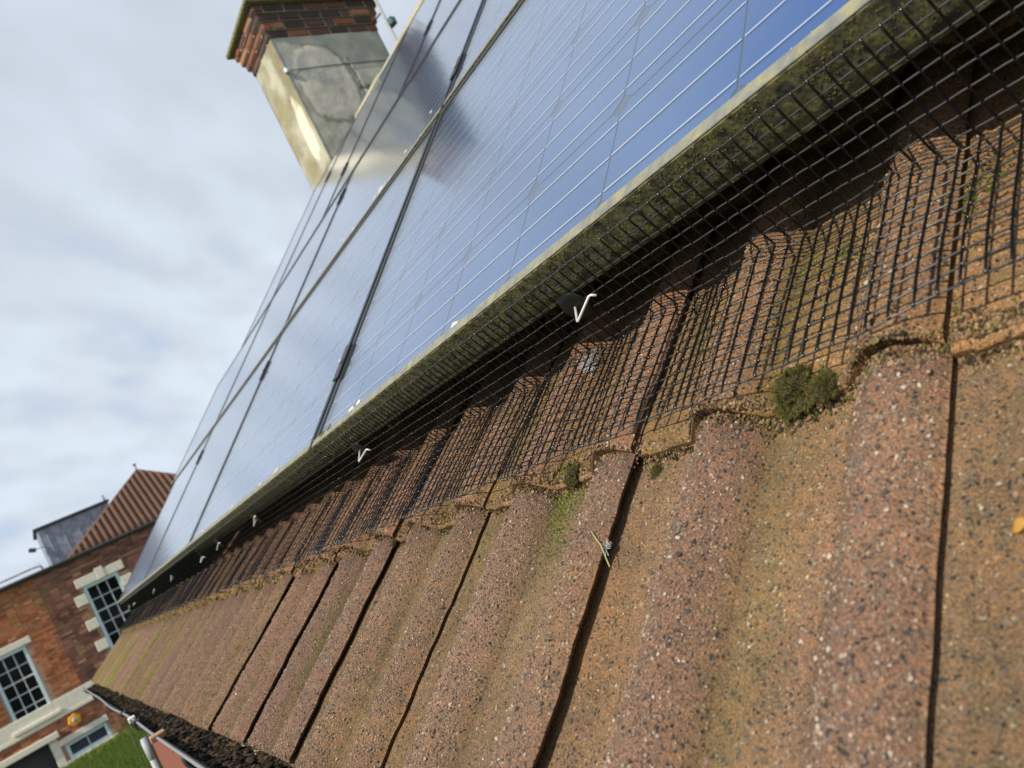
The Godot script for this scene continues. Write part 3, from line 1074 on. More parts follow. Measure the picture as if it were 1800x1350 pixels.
	for k in 9000:
		var x := 0.12 + 2.4 * pow(r.randf(), 1.7)
		var u := UC + 0.005 + 0.18 * r.randf()
		if surf(x, u) > 0.03 and r.randf() < 0.6: continue
		if noise.get_noise_2d(x * 50.0, u * 40.0) < -0.05 and r.randf() < 0.7: continue
		var z := r.randf_range(0.0004, 0.0013)
		tr.append(Transform3D(Basis.from_euler(Vector3(r.randf() * TAU, r.randf() * TAU, 0)).scaled(Vector3(z, z, z)), Vector3(x, surf(x, u) + z * 0.4, u)))
		cols.append([Color(0.36, 0.20, 0.09), Color(0.10, 0.06, 0.03), Color(0.05, 0.04, 0.03), Color(0.20, 0.19, 0.04)][r.randi_range(0, 3)] * r.randf_range(0.7, 1.2))
	holder = many(self, "loose_grit", stones[0], M.dirt, tr, cols)
	holder.transform = R
	tag(holder, "loose brown grit lying on the tiles under the bird mesh", "grit")
	feather(0.690, 0.468, 0.012, 0.024, 300, "fluffy white feather caught under the bird mesh beneath the nearest clip", 31, false)
	feather(0.530, 0.196, 0.024, 0.011, 110, "small white feather with a green stalk stuck in a tile joint", 32, true)
	# fallen leaf at the right edge
	var st := begin()
	st.set_smooth_group(0)
	var P := []
	for i in 9:
		var row := []
		var t := i / 8.0
		var w := 0.0030 * sin(PI * pow(t, 0.8)) + 0.0002
		for j in 5:
			var q := (j - 2) / 2.0
			row.append(Vector3((t - 0.5) * 0.011, 0.0012 + 0.002 * q * q + 0.0015 * sin(t * 5.0), q * w))
		P.append(row)
	grid(st, P)
	var lf := vmat(0.7)
	lf = mat(Color(0.42, 0.22, 0.04), 0.8)
	var leaf := thing("fallen_leaf", "tiny yellow leaf lying on the nearest tile at the right edge", "leaf", R * Transform3D(Basis(Vector3.UP, 0.5), Vector3(0.1925, surf(0.1925, 0.166) + 0.001, 0.166)))
	part(leaf, "blade", done(st), lf)
	st = begin()
	tube(st, [Vector3(-0.008, 0.0015, 0), Vector3(-0.011, 0.002, 0.0008), Vector3(-0.013, 0.0015, 0.002)], 0.0003, 5)
	part(leaf, "stalk", done(st), lf)

func feather(x: float, u: float, lift: float, size: float, count: int, label: String, sd: int, stalk: bool) -> void:
	var r := RandomNumberGenerator.new(); r.seed = sd
	var o := thing("feather", label, "feather", roof_frame(x, u, surf(x, u) + 0.002) , "white feathers on the roof")
	var st := begin()
	for k in count:
		var d := Vector3(r.randfn(), absf(r.randfn()) * 0.6, r.randfn()).normalized()
		var l := size * r.randf_range(0.35, 0.6)
		var side := Vector3(r.randfn(), r.randfn(), r.randfn()) * l * 0.25
		tube(st, [d * l * 0.05, d * l * 0.55 + side * 0.4, d * l + side], 0.00026, 3, false)
	part(o, "down", done(st), M.white, Transform3D(), true)
	st = begin()
	if stalk:
		tube(st, [Vector3(0.010, 0.012, 0.012), Vector3(0.0, 0.006, 0.0), Vector3(-0.008, 0.004, -0.012), Vector3(-0.014, 0.003, -0.020)], 0.0006, 5)
		part(o, "stalk", done(st), mat(Color(0.40, 0.42, 0.16), 0.7))
	else:
		tube(st, [Vector3(-size * 0.4, 0.001, 0), Vector3(0, 0.003, 0), Vector3(size * 0.4, 0.002, 0.002)], 0.0003, 5)
		part(o, "quill", done(st), M.white)

# ---------------------------------------------------------------- gutter
func r2(g: RandomNumberGenerator, a: float, b: float) -> float:
	return g.randf_range(a, b)

func build_gutter() -> void:
	var e := rp(0, -0.046, 0.055)
	var rim := Vector3(0, e.y + 0.0, e.z - 0.066)
	var r := 0.056
	var o := thing("eaves_gutter", "black half-round gutter along the eaves, choked with debris", "gutter", Transform3D(Basis(), Vector3(3.0, rim.y, rim.z)))
	var st := begin()
	var P := []
	for i in 31:
		var row := []
		var x := -3.4 + 6.65 * i / 30.0
		for a in 17:
			var t := PI * a / 16.0
			row.append(Vector3(x, -sin(t) * r, r - cos(t) * r + 0.0015 * sin(i * 1.3)))
		P.append(row)
	grid(st, P)
	part(o, "channel", done(st), M.gutter)
	st = begin()
	tube(st, [Vector3(-3.4, 0.001, 0), Vector3(3.25, 0.001, 0)], 0.004, 8)
	part(o, "rolled_rim", done(st), M.gutter)
	for k in 5:
		st = begin()
		var pts := []
		for a in 11:
			var t := PI * a / 10.0
			pts.append(Vector3(-1.3 + k * 1.1, -sin(t) * (r + 0.005), r - cos(t) * (r + 0.005)))
		tube(st, pts, 0.005, 6)
		part(o, "bracket", done(st), M.gutter)
	# decayed leaves and silt
	var rr := RandomNumberGenerator.new(); rr.seed = 77
	var tr := []; var cols := []
	for k in 9000:
		var x := 0.8 + 5.3 * rr.randf()
		var q := rr.randf_range(0.06, 0.99)
		var heap := 0.5 + 0.5 * noise.get_noise_2d(x * 14.0, 60.0)
		var z := rr.randf_range(0.002, 0.007)
		var y := -0.026 + 0.018 * heap + 0.012 * q + rr.randf_range(-0.006, 0.006)
		var b := Basis.from_euler(Vector3(rr.randfn() * 0.6, rr.randf() * TAU, rr.randfn() * 0.6)).scaled(Vector3(z * r2(rr, 1.2, 2.6), z * 0.22, z * r2(rr, 0.6, 1.3)))
		tr.append(Transform3D(b, Vector3(x, rim.y + y, rim.z + 0.10 * q)))
		cols.append([Color(0.022, 0.016, 0.010), Color(0.012, 0.010, 0.008), Color(0.045, 0.028, 0.014), Color(0.035, 0.032, 0.018), Color(0.10, 0.055, 0.026), Color(0.055, 0.055, 0.045)][rr.randi_range(0, 5)] * rr.randf_range(0.6, 1.2))
	var h := many(self, "gutter_debris", stones[3], M.dirt, tr, cols)
	tag(h, "black-brown rotted leaves and silt filling the gutter", "debris")
	# a cable clipped along the outer rim
	st = begin()
	var pts := []
	for i in 60:
		var x := 0.9 + 5.3 * i / 59.0
		pts.append(Vector3(x, rim.y + 0.012 + 0.003 * sin(x * 5.0), rim.z - 0.006 + 0.003 * sin(x * 3.1)))
	var c := thing("eaves_cable", "grey cable clipped along the outer rim of the gutter", "cable", Transform3D(Basis(), Vector3(3.0, rim.y, rim.z)))
	tube(st, pts, 0.0034, 7)
	part(c, "cable", done(st), M.cable, c.transform.affine_inverse())
	for q in [[2.04, Color(0.42, 0.24, 0.15)], [2.52, Color(0.03, 0.03, 0.03)], [2.66, Color(0.7, 0.7, 0.68)], [2.95, Color(0.03, 0.03, 0.03)]]:
		st = begin()
		bbox(st, Transform3D(Basis(Vector3(0, 0, 1), 0.3), Vector3(q[0], rim.y + 0.012, rim.z - 0.004)), Vector3(0.014, 0.016, 0.034 if q[0] < 2.1 else 0.02), 0.002)
		part(c, "cable_clip", done(st), mat(q[1], 0.6), c.transform.affine_inverse())
	var hang := []
	for i in 13:
		var t := i / 12.0
		hang.append(Vector3(2.66 - 0.25 * t, rim.y - 0.01 - 1.6 * t, rim.z - 0.02 - 0.03 * sin(t * 3.0)))
	st = begin()
	tube(st, hang, 0.0014, 6)
	solo("hanging_wire", done(st), M.iron, "thin dark wire hanging from the gutter cable over the lawn", "wire")
	var d := thing("downpipe", "pale grey pipe dropping from the gutter edge to the ground", "pipe", Transform3D(Basis(), Vector3(2.27, 0, rim.z - 0.018)))
	st = begin()
	tube(st, [Vector3(0, 0.0, 0), Vector3(0, rim.y - 0.004, 0)], 0.0095, 14)
	part(d, "pipe", done(st), M.pipe)
	st = begin()
	tube(st, [Vector3(0, rim.y - 0.06, 0), Vector3(0, rim.y - 0.012, 0)], 0.0108, 14)
	part(d, "collar", done(st), M.pipe)

# ---------------------------------------------------------------- chimney
func render_face(st: SurfaceTool, o: Vector3, a: Vector3, b: Vector3, nrm: Vector3, na: int, nb: int, which: int, uflip: bool) -> void:
	var P := []; var C := []
	for i in na + 1:
		var row := []; var rc := []
		var p := float(i) / na
		for j in nb + 1:
			var q := float(j) / nb      # q = 0 at the bottom, 1 under the bricks
			var pos := o + a * p + b * q
			var n1 := noise.get_noise_3d(pos.x * 14.0, pos.y * 14.0, pos.z * 14.0)
			var n2 := noise.get_noise_3d(pos.x * 40.0 + 9.0, pos.y * 40.0, pos.z * 40.0)
			var n3 := fine.get_noise_3d(pos.x * 9.0, pos.y * 9.0 + 30.0, pos.z * 9.0)
			var c := Color(0.40, 0.36, 0.255) * (1.0 + 0.45 * n1 + 0.22 * n2)
			var dis := 0.004 * n1 + 0.003 * n2
			var top := 1.0 - q
			if which == 0:    # the broad face towards the camera: grey render, patched
				c = Color(0.45, 0.43, 0.36) * (1.0 + 0.3 * n1 + 0.14 * n2)
				var d := Vector2((p - 0.30) / 0.24, (q - 0.83) / 0.135)
				var rim := pow(absf(d.x), 2.6) + pow(absf(d.y), 2.6) + 0.25 * n2
				var inside := 1.0 - sstep(0.85, 1.05, rim)
				c = c.lerp(Color(0.54, 0.50, 0.43) * (1.0 + 0.2 * n1), inside * 0.9)
				dis += inside * 0.010
				c = c.lerp(Color(0.20, 0.18, 0.12), 0.7 * sstep(0.16, 0.0, absf(rim - 1.05)))
				var low := sstep(0.72, 0.35, q + 0.25 * n1)
				c = c.lerp(Color(0.22, 0.20, 0.13), 0.75 * low)
				c = c.lerp(Color(0.30, 0.26, 0.06), 0.9 * sstep(0.12, 0.4, n3) * sstep(0.55, 0.3, q))
				c = c.lerp(Color(0.34, 0.36, 0.34), 0.6 * sstep(0.1, 0.4, n3) * sstep(0.6, 0.8, q))
				if absf(q - 0.80 - 0.01 * n2) < 0.006 and p > 0.55: dis -= 0.012; c = c * 0.45
				if absf(p - 0.57 - 0.03 * n1) < 0.007 and q > 0.70 and q < 0.92: dis -= 0.010; c = c * 0.5
			else:             # sunlit side: cream with ochre lichen and one fresh patch
				c = Color(0.37, 0.345, 0.255) * (1.0 + 0.4 * n1 + 0.25 * n2)
				c = c.lerp(Color(0.30, 0.25, 0.13), 0.65 * sstep(-0.05, 0.4, n3 + 0.3 * n2))
				c = c.lerp(Color(0.52, 0.49, 0.38), 0.7 * sstep(0.1, 0.45, -n3 + 0.3 * n1))
				var dd := Vector2((p - 0.26) / 0.20, (q - 0.70 + 0.12 * (p - 0.26)) / 0.11).length() + 0.35 * n1
				var fresh := 1.0 - sstep(0.8, 1.0, dd)
				c = c.lerp(Color(0.78, 0.72, 0.58), fresh * 0.95)
				dis += fresh * 0.006
				c = c.lerp(Color(0.24, 0.21, 0.13), 0.7 * sstep(0.16, 0.05, absf(p - 0.16 - 0.1 * n1)) * sstep(0.74, 0.86, q))
			var edge := minf(minf(p, 1.0 - p) * 8.0, 1.0)
			rc.append(c)
			row.append(pos + nrm * (dis * edge - 0.006 * (1.0 - edge)))
		P.append(row); C.append(rc)
	if uflip:
		P.reverse(); C.reverse()
	grid(st, P, C)

func build_chimney() -> void:
	var lo := Vector3(5.92, 4.2, 3.60)
	var hi := Vector3(6.50, CY + 4.315, 4.825)
	var o := thing("chimney", "rendered chimney stack with corbelled red brick top beyond the panels", "chimney", Transform3D(Basis(), Vector3(6.21, 4.2, 4.21)))
	var inv := o.transform.affine_inverse()
	var st := begin()
	var up := Vector3(0, hi.y - lo.y, 0)
	# near face (towards -x): p runs along z; side face (towards -z): p runs along x from the near corner
	render_face(st, lo, Vector3(0, 0, hi.z - lo.z), up, Vector3(-1, 0, 0), 70, 160, 0, true)
	render_face(st, lo, Vector3(hi.x - lo.x, 0, 0), up, Vector3(0, 0, -1), 40, 160, 1, false)
	render_face(st, Vector3(hi.x, lo.y, lo.z), Vector3(0, 0, hi.z - lo.z), up, Vector3(1, 0, 0), 10, 20, 1, false)
	render_face(st, Vector3(lo.x, lo.y, hi.z), Vector3(hi.x - lo.x, 0, 0), up, Vector3(0, 0, 1), 10, 20, 0, true)
	part(o, "rendered_shaft", done(st), M.render, inv)
	# corbelled brick courses
	var meshes := [box_mesh(Vector3(0.215, 0.066, 0.10), 0.006), box_mesh(Vector3(0.205, 0.064, 0.10), 0.008), box_mesh(Vector3(0.10, 0.066, 0.10), 0.006), box_mesh(Vector3(0.15, 0.065, 0.10), 0.007)]
	var r := RandomNumberGenerator.new(); r.seed = 5
	for cs in 4:
		var ex := 0.012 + 0.024 * cs
		var a := Vector3(lo.x - ex, 0, lo.z - ex)
		var b := Vector3(hi.x + ex, 0, hi.z + ex)
		var y := hi.y + 0.038 + 0.077 * cs
		st = begin()
		lo_hi(st, Vector3(a.x + 0.012, y - 0.0385, a.z + 0.012), Vector3(b.x - 0.012, y + 0.0385, b.z - 0.012))
		part(o, "mortar_bed", done(st), M.mortar, inv)
		for face in 4:
			var len := (b.z - a.z) if face % 2 == 0 else (b.x - a.x)
			var t := 0.0 if cs % 2 == 0 else -0.11
			while t < len - 0.02:
				var mi := 0
				var bl := 0.225
				var pick := r.randf()
				if pick > 0.85: mi = 2; bl = 0.112
				elif pick > 0.6: mi = 1; bl = 0.216
				if t < 0.0: mi = 2; bl = 0.112; t = 0.0
				if t + bl > len: mi = 2; bl = 0.112
				var c := minf(t + bl * 0.5, len - 0.055)
				var jit := r.randf_range(-0.004, 0.004)
				var pos := Vector3()
				var bs := Basis(Vector3(0, 0, 1), Vector3(0, 1, 0), Vector3(-1, 0, 0))
				if face == 0: pos = Vector3(a.x + 0.05 + jit, y, a.z + c)
				elif face == 1: pos = Vector3(a.x + c, y, a.z + 0.05 + jit); bs = Basis()
				elif face == 2: pos = Vector3(b.x - 0.05 + jit, y, a.z + c)
				else: pos = Vector3(a.x + c, y, b.z - 0.05 + jit); bs = Basis()
				var bm: int = r.randi_range(0, 3) if r.randf() < 0.75 else 4
				if face == 0 and r.randf() < 0.35 + 0.15 * cs: bm = 2 if r.randf() < 0.5 else 4
				part(o, "brick", meshes[mi], M.brick[bm], inv * Transform3D(bs * Basis(Vector3(0, 1, 0), r.randf_range(-0.012, 0.012)), pos))
				t += bl + 0.004
	st = begin()
	var y0 := hi.y + 0.310
	lo_hi(st, Vector3(lo.x - 0.135, y0, lo.z - 0.135), Vector3(hi.x + 0.135, y0 + 0.045, hi.z + 0.135), 0.008)
	part(o, "cap_slab", done(st), M.slab, inv)
	# ragged lichen and mortar along the top of the slab
	st = begin()
	for k in 60:
		var z := r.randf_range(lo.z - 0.13, hi.z + 0.12)
		bbox(st, Transform3D(Basis.from_euler(Vector3(r.randf(), r.randf(), r.randf())), Vector3(lo.x - 0.12, y0 + 0.048, z)), Vector3(0.03, r.randf_range(0.012, 0.03), r.randf_range(0.02, 0.06)), 0.006)
	part(o, "flaunching", done(st), M.slab, inv, true)
	# tie wire with its eye bolt at the corner
	st = begin()
	var pts := []
	for i in 15:
		var t := i / 14.0
		pts.append(Vector3(lo.x - 0.012, hi.y - 0.36 + 0.012 * sin(t * 3.0), lo.z + t * (hi.z - lo.z)))
	tube(st, pts, 0.004, 6)
	part(o, "tie_wire", done(st), M.iron, inv)
	st = begin()
	bbox(st, Transform3D(Basis(), Vector3(lo.x - 0.01, hi.y - 0.36, lo.z + 0.0)), Vector3(0.05, 0.06, 0.045), 0.012)
	part(o, "eye_bolt", done(st), mat(Color(0.55, 0.60, 0.66), 0.35, 0.6), inv)
	# aerial mast strapped beside the stack
	var a := thing("aerial_mast", "thin galvanised mast with a teal clamp fixed beside the chimney", "mast", Transform3D(Basis(), Vector3(5.75, 4.6, 4.862)))
	st = begin()
	tube(st, [Vector3(0, 0, 0), Vector3(0, 4.0, -0.02)], 0.016, 12)
	part(a, "pole", done(st), M.grey)
	st = begin()
	bbox(st, Transform3D(Basis(Vector3.UP, 0.3), Vector3(-0.02, CY + 4.262 - 4.6, 0.02)), Vector3(0.10, 0.085, 0.075), 0.012)
	part(a, "clamp", done(st), mat(Color(0.045, 0.11, 0.12), 0.5))
	st = begin()
	tube(st, [Vector3(0.0, CY + 4.40 - 4.6, -0.02), Vector3(0.17, CY + 4.40 - 4.6, -0.06)], 0.009, 8)
	part(a, "stand_off", done(st), M.iron)

# ---------------------------------------------------------------- the brick building
func sash(o: Node3D, inv: Transform3D, z0: float, z1: float, y0: float, y1: float, cols: int, rows: int, depth: float) -> void:
	var X := 26.0
	var fr := 0.085
	var st := begin()
	lo_hi(st, Vector3(X + 0.02, y0, z0), Vector3(X + 0.16, y1, z0 + fr), 0.006)
	lo_hi(st, Vector3(X + 0.02, y0, z1 - fr), Vector3(X + 0.16, y1, z1), 0.006)
	lo_hi(st, Vector3(X + 0.02, y1 - fr, z0 + fr), Vector3(X + 0.16, y1, z1 - fr), 0.006)
	lo_hi(st, Vector3(X + 0.02, y0, z0 + fr), Vector3(X + 0.16, y0 + fr, z1 - fr), 0.006)
	var w := part(o, "window", done(st), M.paint, inv)
	var a := z0 + fr; var b := z1 - fr; var c := y0 + fr; var d := y1 - fr
	for i in cols:
		for j in rows:
			var za := lerpf(a, b, float(i) / cols); var zb := lerpf(a, b, float(i + 1) / cols)
			var ya := lerpf(c, d, float(j) / rows); var yb := lerpf(c, d, float(j + 1) / rows)
			part(w, "pane", box_mesh(Vector3(0.006, yb - ya - 0.01, zb - za - 0.01)), M.pane if depth < 0.5 else M.pane2, Transform3D(Basis(Vector3.UP, 0.004 * sin(i * 5.0 + j * 3.0)), Vector3(X + 0.115, (ya + yb) * 0.5, (za + zb) * 0.5)))
	for i in range(1, cols):
		var z := lerpf(a, b, float(i) / cols)
		part(w, "glazing_bar", box_mesh(Vector3(0.03, d - c, 0.022), 0.004), M.bar, Transform3D(Basis(), Vector3(X + 0.10, (c + d) * 0.5, z)))
	for j in range(1, rows):
		var y := lerpf(c, d, float(j) / rows)
		var thick := 0.036 if j == 3 else 0.022
		part(w, "glazing_bar", box_mesh(Vector3(0.033, thick, b - a), 0.005), M.bar, Transform3D(Basis(), Vector3(X + 0.099, y, (a + b) * 0.5)))

func build_building() -> void:
	var X := 26.0
	var o := thing("brick_building", "old red brick building with cream stone dressings and tall sash windows", "building", Transform3D(Basis(), Vector3(X, 0, 2.5)))
	var inv := o.transform.affine_inverse()
	var top := CY + 2.33
	var holes := [[-1.17, -0.235, CY - 1.36, CY + 0.665], [1.58, 2.56, CY - 0.62, CY + 1.444], [-0.37, 0.725, CY - 2.757, CY - 2.31], [-3.2, -0.55, -0.2, CY - 2.02]]
	# wall behind the bricks, pieced round the openings
	var st := begin()
	var zs := [-9.0, -3.2, -1.17, -0.55, -0.37, -0.235, 0.725, 1.58, 2.56, 12.0]
	var ys := [-0.2, CY - 2.757, CY - 2.31, CY - 2.02, CY - 1.36, CY - 0.62, CY + 0.665, CY + 1.444, top]
	for i in zs.size() - 1:
		for j in ys.size() - 1:
			var zc: float = (zs[i] + zs[i + 1]) * 0.5
			var yc: float = (ys[j] + ys[j + 1]) * 0.5
			var open := false
			for h in holes:
				if zc > h[0] and zc < h[1] and yc > h[2] and yc < h[3]: open = true
			if not open:
				lo_hi(st, Vector3(X, ys[j], zs[i]), Vector3(X + 0.3, ys[j + 1], zs[i + 1]))
	part(o, "wall", done(st), M.wallmortar, inv)
	st = begin()
	lo_hi(st, Vector3(X + 0.31, 0, -9.0), Vector3(X + 9.0, top - 0.02, 12.0))
	part(o, "dark_interior", done(st), M.iron, inv)
	# brickwork, each brick proud of the joints; thousands, so one part
	st = begin()
	st.set_smooth_group(-1)
	var r := RandomNumberGenerator.new(); r.seed = 88
	var row := 0
	var y := 0.0
	while y < top - 0.06:
		var z := -4.6 + (0.0 if row % 2 == 0 else -0.113)
		while z < 6.6:
			var bl := 0.214 if (row % 2 == 0) else (0.102 if r.randf() < 0.5 else 0.214)
			var zc := z + bl * 0.5
			var yc := y + 0.0325
			var skip := false
			for h in holes:
				if zc > h[0] - 0.09 and zc < h[1] + 0.09 and yc > h[2] - 0.02 and yc < h[3] + 0.02: skip = true
			if yc > CY - 1.60 and yc < CY - 1.08: skip = true
			if not skip:
				var nn := noise.get_noise_2d(z * 5.0, y * 5.0 + 400.0)
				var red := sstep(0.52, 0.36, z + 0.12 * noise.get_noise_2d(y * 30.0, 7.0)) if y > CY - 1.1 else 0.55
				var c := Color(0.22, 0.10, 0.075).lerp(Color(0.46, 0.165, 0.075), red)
				if r.randf() < 0.16: c = c * 0.65
				elif r.randf() < 0.2: c = c.lerp(Color(0.44, 0.25, 0.13), 0.6)
				c = c * (1.0 + 0.5 * nn) * r.randf_range(0.75, 1.2)
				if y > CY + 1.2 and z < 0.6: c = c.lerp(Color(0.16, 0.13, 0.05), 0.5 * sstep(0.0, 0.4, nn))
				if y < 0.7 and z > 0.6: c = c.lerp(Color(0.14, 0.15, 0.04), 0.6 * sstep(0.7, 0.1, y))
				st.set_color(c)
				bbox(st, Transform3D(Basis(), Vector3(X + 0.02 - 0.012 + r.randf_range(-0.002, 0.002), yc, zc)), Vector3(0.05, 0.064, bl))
			z += bl + 0.011
		y += 0.0755
		row += 1
	part(o, "brickwork", done(st), M.bulk, inv, true)
	# stone dressings
	var stone := func(called: String, z0: float, z1: float, y0: float, y1: float, proud: float) -> void:
		part(o, called, box_mesh(Vector3(0.16, y1 - y0, z1 - z0), 0.012), M.stone, inv * Transform3D(Basis(), Vector3(X + 0.08 - proud, (y0 + y1) * 0.5, (z0 + z1) * 0.5)))
	var zc := -4.5
	for k in 7:
		stone.call("string_course_block", zc, zc + 1.42, CY - 1.49, CY - 1.085, 0.03)
		zc += 1.424
	stone.call("string_course_moulding", -4.6, 5.6, CY - 1.60, CY - 1.494, 0.055)
	stone.call("window_sill", -1.30, -0.10, CY - 1.47, CY - 1.365, 0.10)
	stone.call("lintel", -1.45, -0.06, CY + 0.67, CY + 0.86, 0.035)
	stone.call("lintel", 1.44, 2.02, CY + 1.45, CY + 1.72, 0.035)
	stone.call("keystone", 2.024, 2.25, CY + 1.45, CY + 1.80, 0.05)
	stone.call("lintel", 2.254, 2.78, CY + 1.45, CY + 1.72, 0.035)
	for q in [[1.10, 0.30], [0.34, 0.28], [-0.32, 0.28]]:
		stone.call("quoin_block", 1.27, 1.575, CY + q[0] - 0.15, CY + q[0] + 0.15, 0.03)
		stone.call("quoin_block", 2.565, 2.87, CY + q[0] - 0.15, CY + q[0] + 0.15, 0.03)
	stone.call("quoin_block", 3.35, 3.75, CY + 1.05, CY + 1.32, 0.03)
	stone.call("lintel", -0.55, 0.80, CY - 2.305, CY - 2.13, 0.04)
	stone.call("window_sill", -0.50, 0.86, CY - 2.86, CY - 2.76, 0.06)
	stone.call("door_hood", -3.3, -0.38, CY - 2.03, CY - 1.86, 0.16)
	stone.call("door_jamb", -0.68, -0.47, -0.1, CY - 2.035, 0.05)
	sash(o, inv, -1.17, -0.235, CY - 1.36, CY + 0.665, 3, 5, 0.0)
	sash(o, inv, 1.58, 2.56, CY - 0.62, CY + 1.444, 3, 5, 0.0)
	sash(o, inv, -0.37, 0.725, CY - 2.757, CY - 2.31, 2, 1, 1.0)
	# eaves gutter and roof
	st = begin()
	tube(st, [Vector3(X - 0.07, top + 0.02, -9.0), Vector3(X - 0.07, top + 0.02, 8.0)], 0.06, 10)
	part(o, "gutter", done(st), M.iron, inv)
	for k in 8:
		part(o, "gutter_bracket", box_mesh(Vector3(0.07, 0.16, 0.05), 0.01), M.iron, inv * Transform3D(Basis(), Vector3(X - 0.05, top - 0.05, -3.6 + 1.27 * k)))
	var apex := Vector3(27.6, CY + 4.31, 4.50)
	var f0 := Vector3(X - 0.02, top + 0.03, 1.55)
	var f1 := Vector3(X - 0.02, top + 0.03, 6.9)
	st = begin()
	st.set_smooth_group(-1)
	tri(st, f0, apex, f1)
	tri(st, f0, Vector3(29.6, top, 1.55), apex)
	tri(st, f1, apex, Vector3(29.6, top, 6.9))
	tri(st, Vector3(29.6, top, 1.55), Vector3(29.6, top, 6.9), apex)
	part(o, "hip_roof", done(st), M.pantile, inv)
	var slope := (Vector3(apex.x, apex.y, 0) - Vector3(f0.x, f0.y, 0))
	for k in 28:
		var z := 1.75 + 0.19 * k
		var reach := clampf((z - f0.z) / (apex.z - f0.z) if z < apex.z else (f1.z - z) / (f1.z - apex.z), 0, 1)
		if reach < 0.04: continue
		var a := Vector3(f0.x - 0.03, f0.y + 0.02, z)
		var b := a + slope * reach
		st = begin()
		var pts := []
		var seg := maxi(2, int(reach * 9.0))
		for i in seg + 1:
			pts.append(a.lerp(b, float(i) / seg))
		tube(st, pts, 0.062, 8)
		part(o, "pantile_roll", done(st), M.pantile, inv)
	st = begin()
	tube(st, [f0, apex], 0.07, 8)
	part(o, "hip_ridge", done(st), M.pantile, inv)
	st = begin()
	tube(st, [apex, f1], 0.07, 8)
	part(o, "hip_ridge", done(st), M.pantile, inv)
	st = begin()
	tube(st, [apex, apex + Vector3(0, 0.22, 0)], 0.03, 8)
	bbox(st, Transform3D(Basis(), apex + Vector3(0, 0.24, 0)), Vector3(0.1, 0.06, 0.12), 0.02)
	part(o, "finial", done(st), M.lead, inv)
	# lead-clad box behind the hip
	st = begin()
	lo_hi(st, Vector3(27.5, top - 0.1, 1.20), Vector3(29.4, CY + 3.72, 3.30), 0.02)
	part(o, "lead_box", done(st), M.lead, inv)
	for k in 5:
		part(o, "lead_seam", box_mesh(Vector3(0.03, CY + 3.62 - top, 0.035), 0.008), M.lead, inv * Transform3D(Basis(), Vector3(27.49, (top + CY + 3.62) * 0.5, 1.42 + 0.42 * k)))
	st = begin()
	lo_hi(st, Vector3(27.40, CY + 3.722, 1.12), Vector3(29.5, CY + 3.79, 3.35), 0.01)
	part(o, "box_cap", done(st), M.iron, inv)
	st = begin()
	tube(st, [Vector3(27.6, CY + 3.75, 3.25), Vector3(27.6, CY + 4.0, 3.25)], 0.035, 8)
	part(o, "vent_pipe", done(st), M.lead, inv)
	# low patent glazing at the left behind the gutter
	st = begin()
	bbox(st, Transform3D(Basis(Vector3(0, 0, 1), 0.5), Vector3(26.7, top + 0.16, -1.6)), Vector3(1.0, 0.06, 5.0), 0.01)
	part(o, "rooflight", done(st), M.glassgrey, inv)
	st = begin()
	tube(st, [Vector3(26.5, top + 0.0, 0.92), Vector3(26.5, top + 0.24, 0.90), Vector3(26.5, top + 0.27, 0.7), Vector3(26.5, top + 0.22, -4.0)], 0.03, 8)
	part(o, "handrail", done(st), M.lead, inv)
	st = begin()
	tube(st, [Vector3(X - 0.03, CY - 1.0, 0.93), Vector3(X - 0.06, CY - 1.7, 0.95), Vector3(X - 0.02, CY - 2.2, 1.0)], 0.012, 5)
	part(o, "wall_cable", done(st), M.iron, inv)
	# the things fixed to it
	var al := thing("alarm_box", "orange six-sided alarm box on the brick wall below the string course", "alarm", Transform3D(Basis(Vector3(0, 0, 1), PI / 2), Vector3(X - 0.01, CY - 1.83, 0.08)))
	st = begin()
	st.set_smooth_group(-1)
	for k in 6:
		var t0 := TAU * k / 6.0 + 0.26
		var t1 := TAU * (k + 1) / 6.0 + 0.26
		var d0 := Vector3(cos(t0), 0, sin(t0)); var d1 := Vector3(cos(t1), 0, sin(t1))
		quad(st, d0 * 0.19, d1 * 0.19, d1 * 0.18 + Vector3(0, 0.09, 0), d0 * 0.18 + Vector3(0, 0.09, 0))
		quad(st, d0 * 0.18 + Vector3(0, 0.09, 0), d1 * 0.18 + Vector3(0, 0.09, 0), d1 * 0.14 + Vector3(0, 0.115, 0), d0 * 0.14 + Vector3(0, 0.115, 0))
		tri(st, d0 * 0.14 + Vector3(0, 0.115, 0), d1 * 0.14 + Vector3(0, 0.115, 0), Vector3(0, 0.115, 0))
	part(al, "casing", done(st), mat(Color(0.72, 0.30, 0.015), 0.45))
	st = begin()
	tube(st, [Vector3(0, 0.114, 0), Vector3(0, 0.12, 0)], 0.075, 16)
	part(al, "badge", done(st), mat(Color(0.72, 0.62, 0.45), 0.5))
	var cam := thing("floodlight", "small black floodlight jutting from the lead-clad roof box", "floodlight", Transform3D(Basis(), Vector3(27.45, CY + 3.20, 1.12)))
	part(cam, "lamp_head", box_mesh(Vector3(0.13, 0.12, 0.2), 0.015), M.iron, Transform3D(Basis(Vector3(1, 0, 0), 0.4), Vector3(-0.05, 0.0, -0.22)))
	st = begin()
	tube(st, [Vector3(0.05, 0, 0.08), Vector3(0, -0.02, -0.05), Vector3(-0.03, 0, -0.14)], 0.02, 8)
	part(cam, "arm", done(st), M.white)

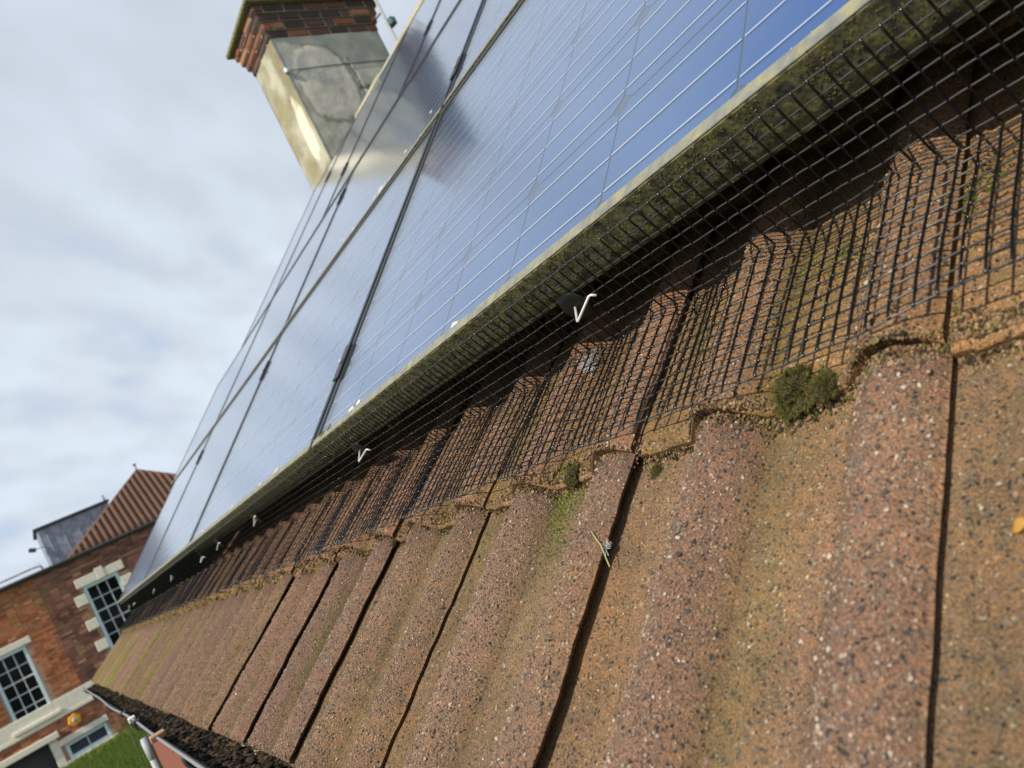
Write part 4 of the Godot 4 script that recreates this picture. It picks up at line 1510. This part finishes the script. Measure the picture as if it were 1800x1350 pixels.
func build_ground() -> void:
	var st := begin()
	quad(st, Vector3(-200, 0, -300), Vector3(-200, 0, 300), Vector3(500, 0, 300), Vector3(500, 0, -300))
	var g := solo("ground", done(st), M.lawn, "", "", Transform3D(), "structure")
	g.set_meta("label", "mown lawn between the house and the brick building")
	var r := RandomNumberGenerator.new(); r.seed = 64
	var tr := []; var cols := []
	for k in 60000:
		var x := 26.0 - 9.0 * pow(r.randf(), 1.5)
		var z := r.randf_range(-1.4, 2.6)
		var near := sstep(1.2, 0.0, 26.0 - x)
		var l := r.randf_range(0.05, 0.12) * (1.0 + 1.6 * near * r.randf())
		var b := Basis.from_euler(Vector3(r.randfn() * 0.35, r.randf() * TAU, r.randfn() * 0.35)).scaled(Vector3(l * 0.35, l, l * 0.35))
		tr.append(Transform3D(b, Vector3(x - 0.06, 0.0, z)))
		cols.append(Color(0.07, 0.12, 0.02).lerp(Color(0.20, 0.28, 0.04), clampf(r.randf() * (0.5 + near), 0, 1)))
	var h := many(self, "grass", blade_mesh(0.2, 0.6), M.grass, tr, cols)
	tag(h, "green grass blades at the foot of the brick wall", "grass")

func _ready() -> void:
	# ---- camera
	var cam := Camera3D.new()
	cam.name = "camera"
	cam.keep_aspect = Camera3D.KEEP_HEIGHT
	var att := CameraAttributesPhysical.new()
	att.frustum_focal_length = 23.315
	att.frustum_near = 0.02
	att.frustum_far = 2000.0
	att.frustum_focus_distance = 0.86
	att.exposure_aperture = 7.4
	cam.attributes = att
	cam.fov = 54.47
	cam.near = 0.02
	cam.far = 2000.0
	var r := Vector3(-0.507, -0.452, 0.734)
	var f := Vector3(0.808, 0.048, 0.587)
	var yaw := 0.6287; var pitch := 0.0483; var roll := -0.4696
	f = Vector3(cos(pitch) * cos(yaw), sin(pitch), cos(pitch) * sin(yaw))
	var r0 := Vector3(-sin(yaw), 0, cos(yaw))
	var u0 := r0.cross(f)
	r = r0 * cos(roll) + u0 * sin(roll)
	var up := -r0 * sin(roll) + u0 * cos(roll)
	cam.transform = Transform3D(Basis(r, up, -f), Vector3(0, CY, 0))
	add_child(cam)
	cam.current = true
	# ---- sky, sun, exposure
	var we := WorldEnvironment.new()
	we.name = "world"
	var env := Environment.new()
	env.background_mode = Environment.BG_SKY
	env.sky = make_sky()
	env.tonemap_mode = Environment.TONE_MAPPER_LINEAR
	env.tonemap_exposure = 1.0
	env.sdfgi_enabled = true
	env.ssao_enabled = true
	env.ssil_enabled = true
	we.environment = env
	add_child(we)
	var sun := DirectionalLight3D.new()
	sun.name = "sun"
	sun.light_energy = 1.5
	sun.light_color = Color(1.0, 0.965, 0.90)
	sun.light_angular_distance = 0.5
	sun.shadow_enabled = true
	var L := Vector3(-0.12, 0.61, -0.785).normalized()
	sun.look_at_from_position(L * 20.0, Vector3.ZERO, Vector3.UP)
	add_child(sun)
	# ---- everything else
	rng.seed = 7
	noise.seed = 17
	noise.frequency = 0.25
	noise.fractal_octaves = 3
	fine.seed = 23
	fine.frequency = 0.25
	fine.fractal_octaves = 2
	for k in 5:
		stones.append(stone_mesh(50 + k))
	make_materials()
	build_ground()
	build_house()
	build_building()
	build_chimney()
	build_panels()
	build_gutter()
	build_guard()
	build_growth()
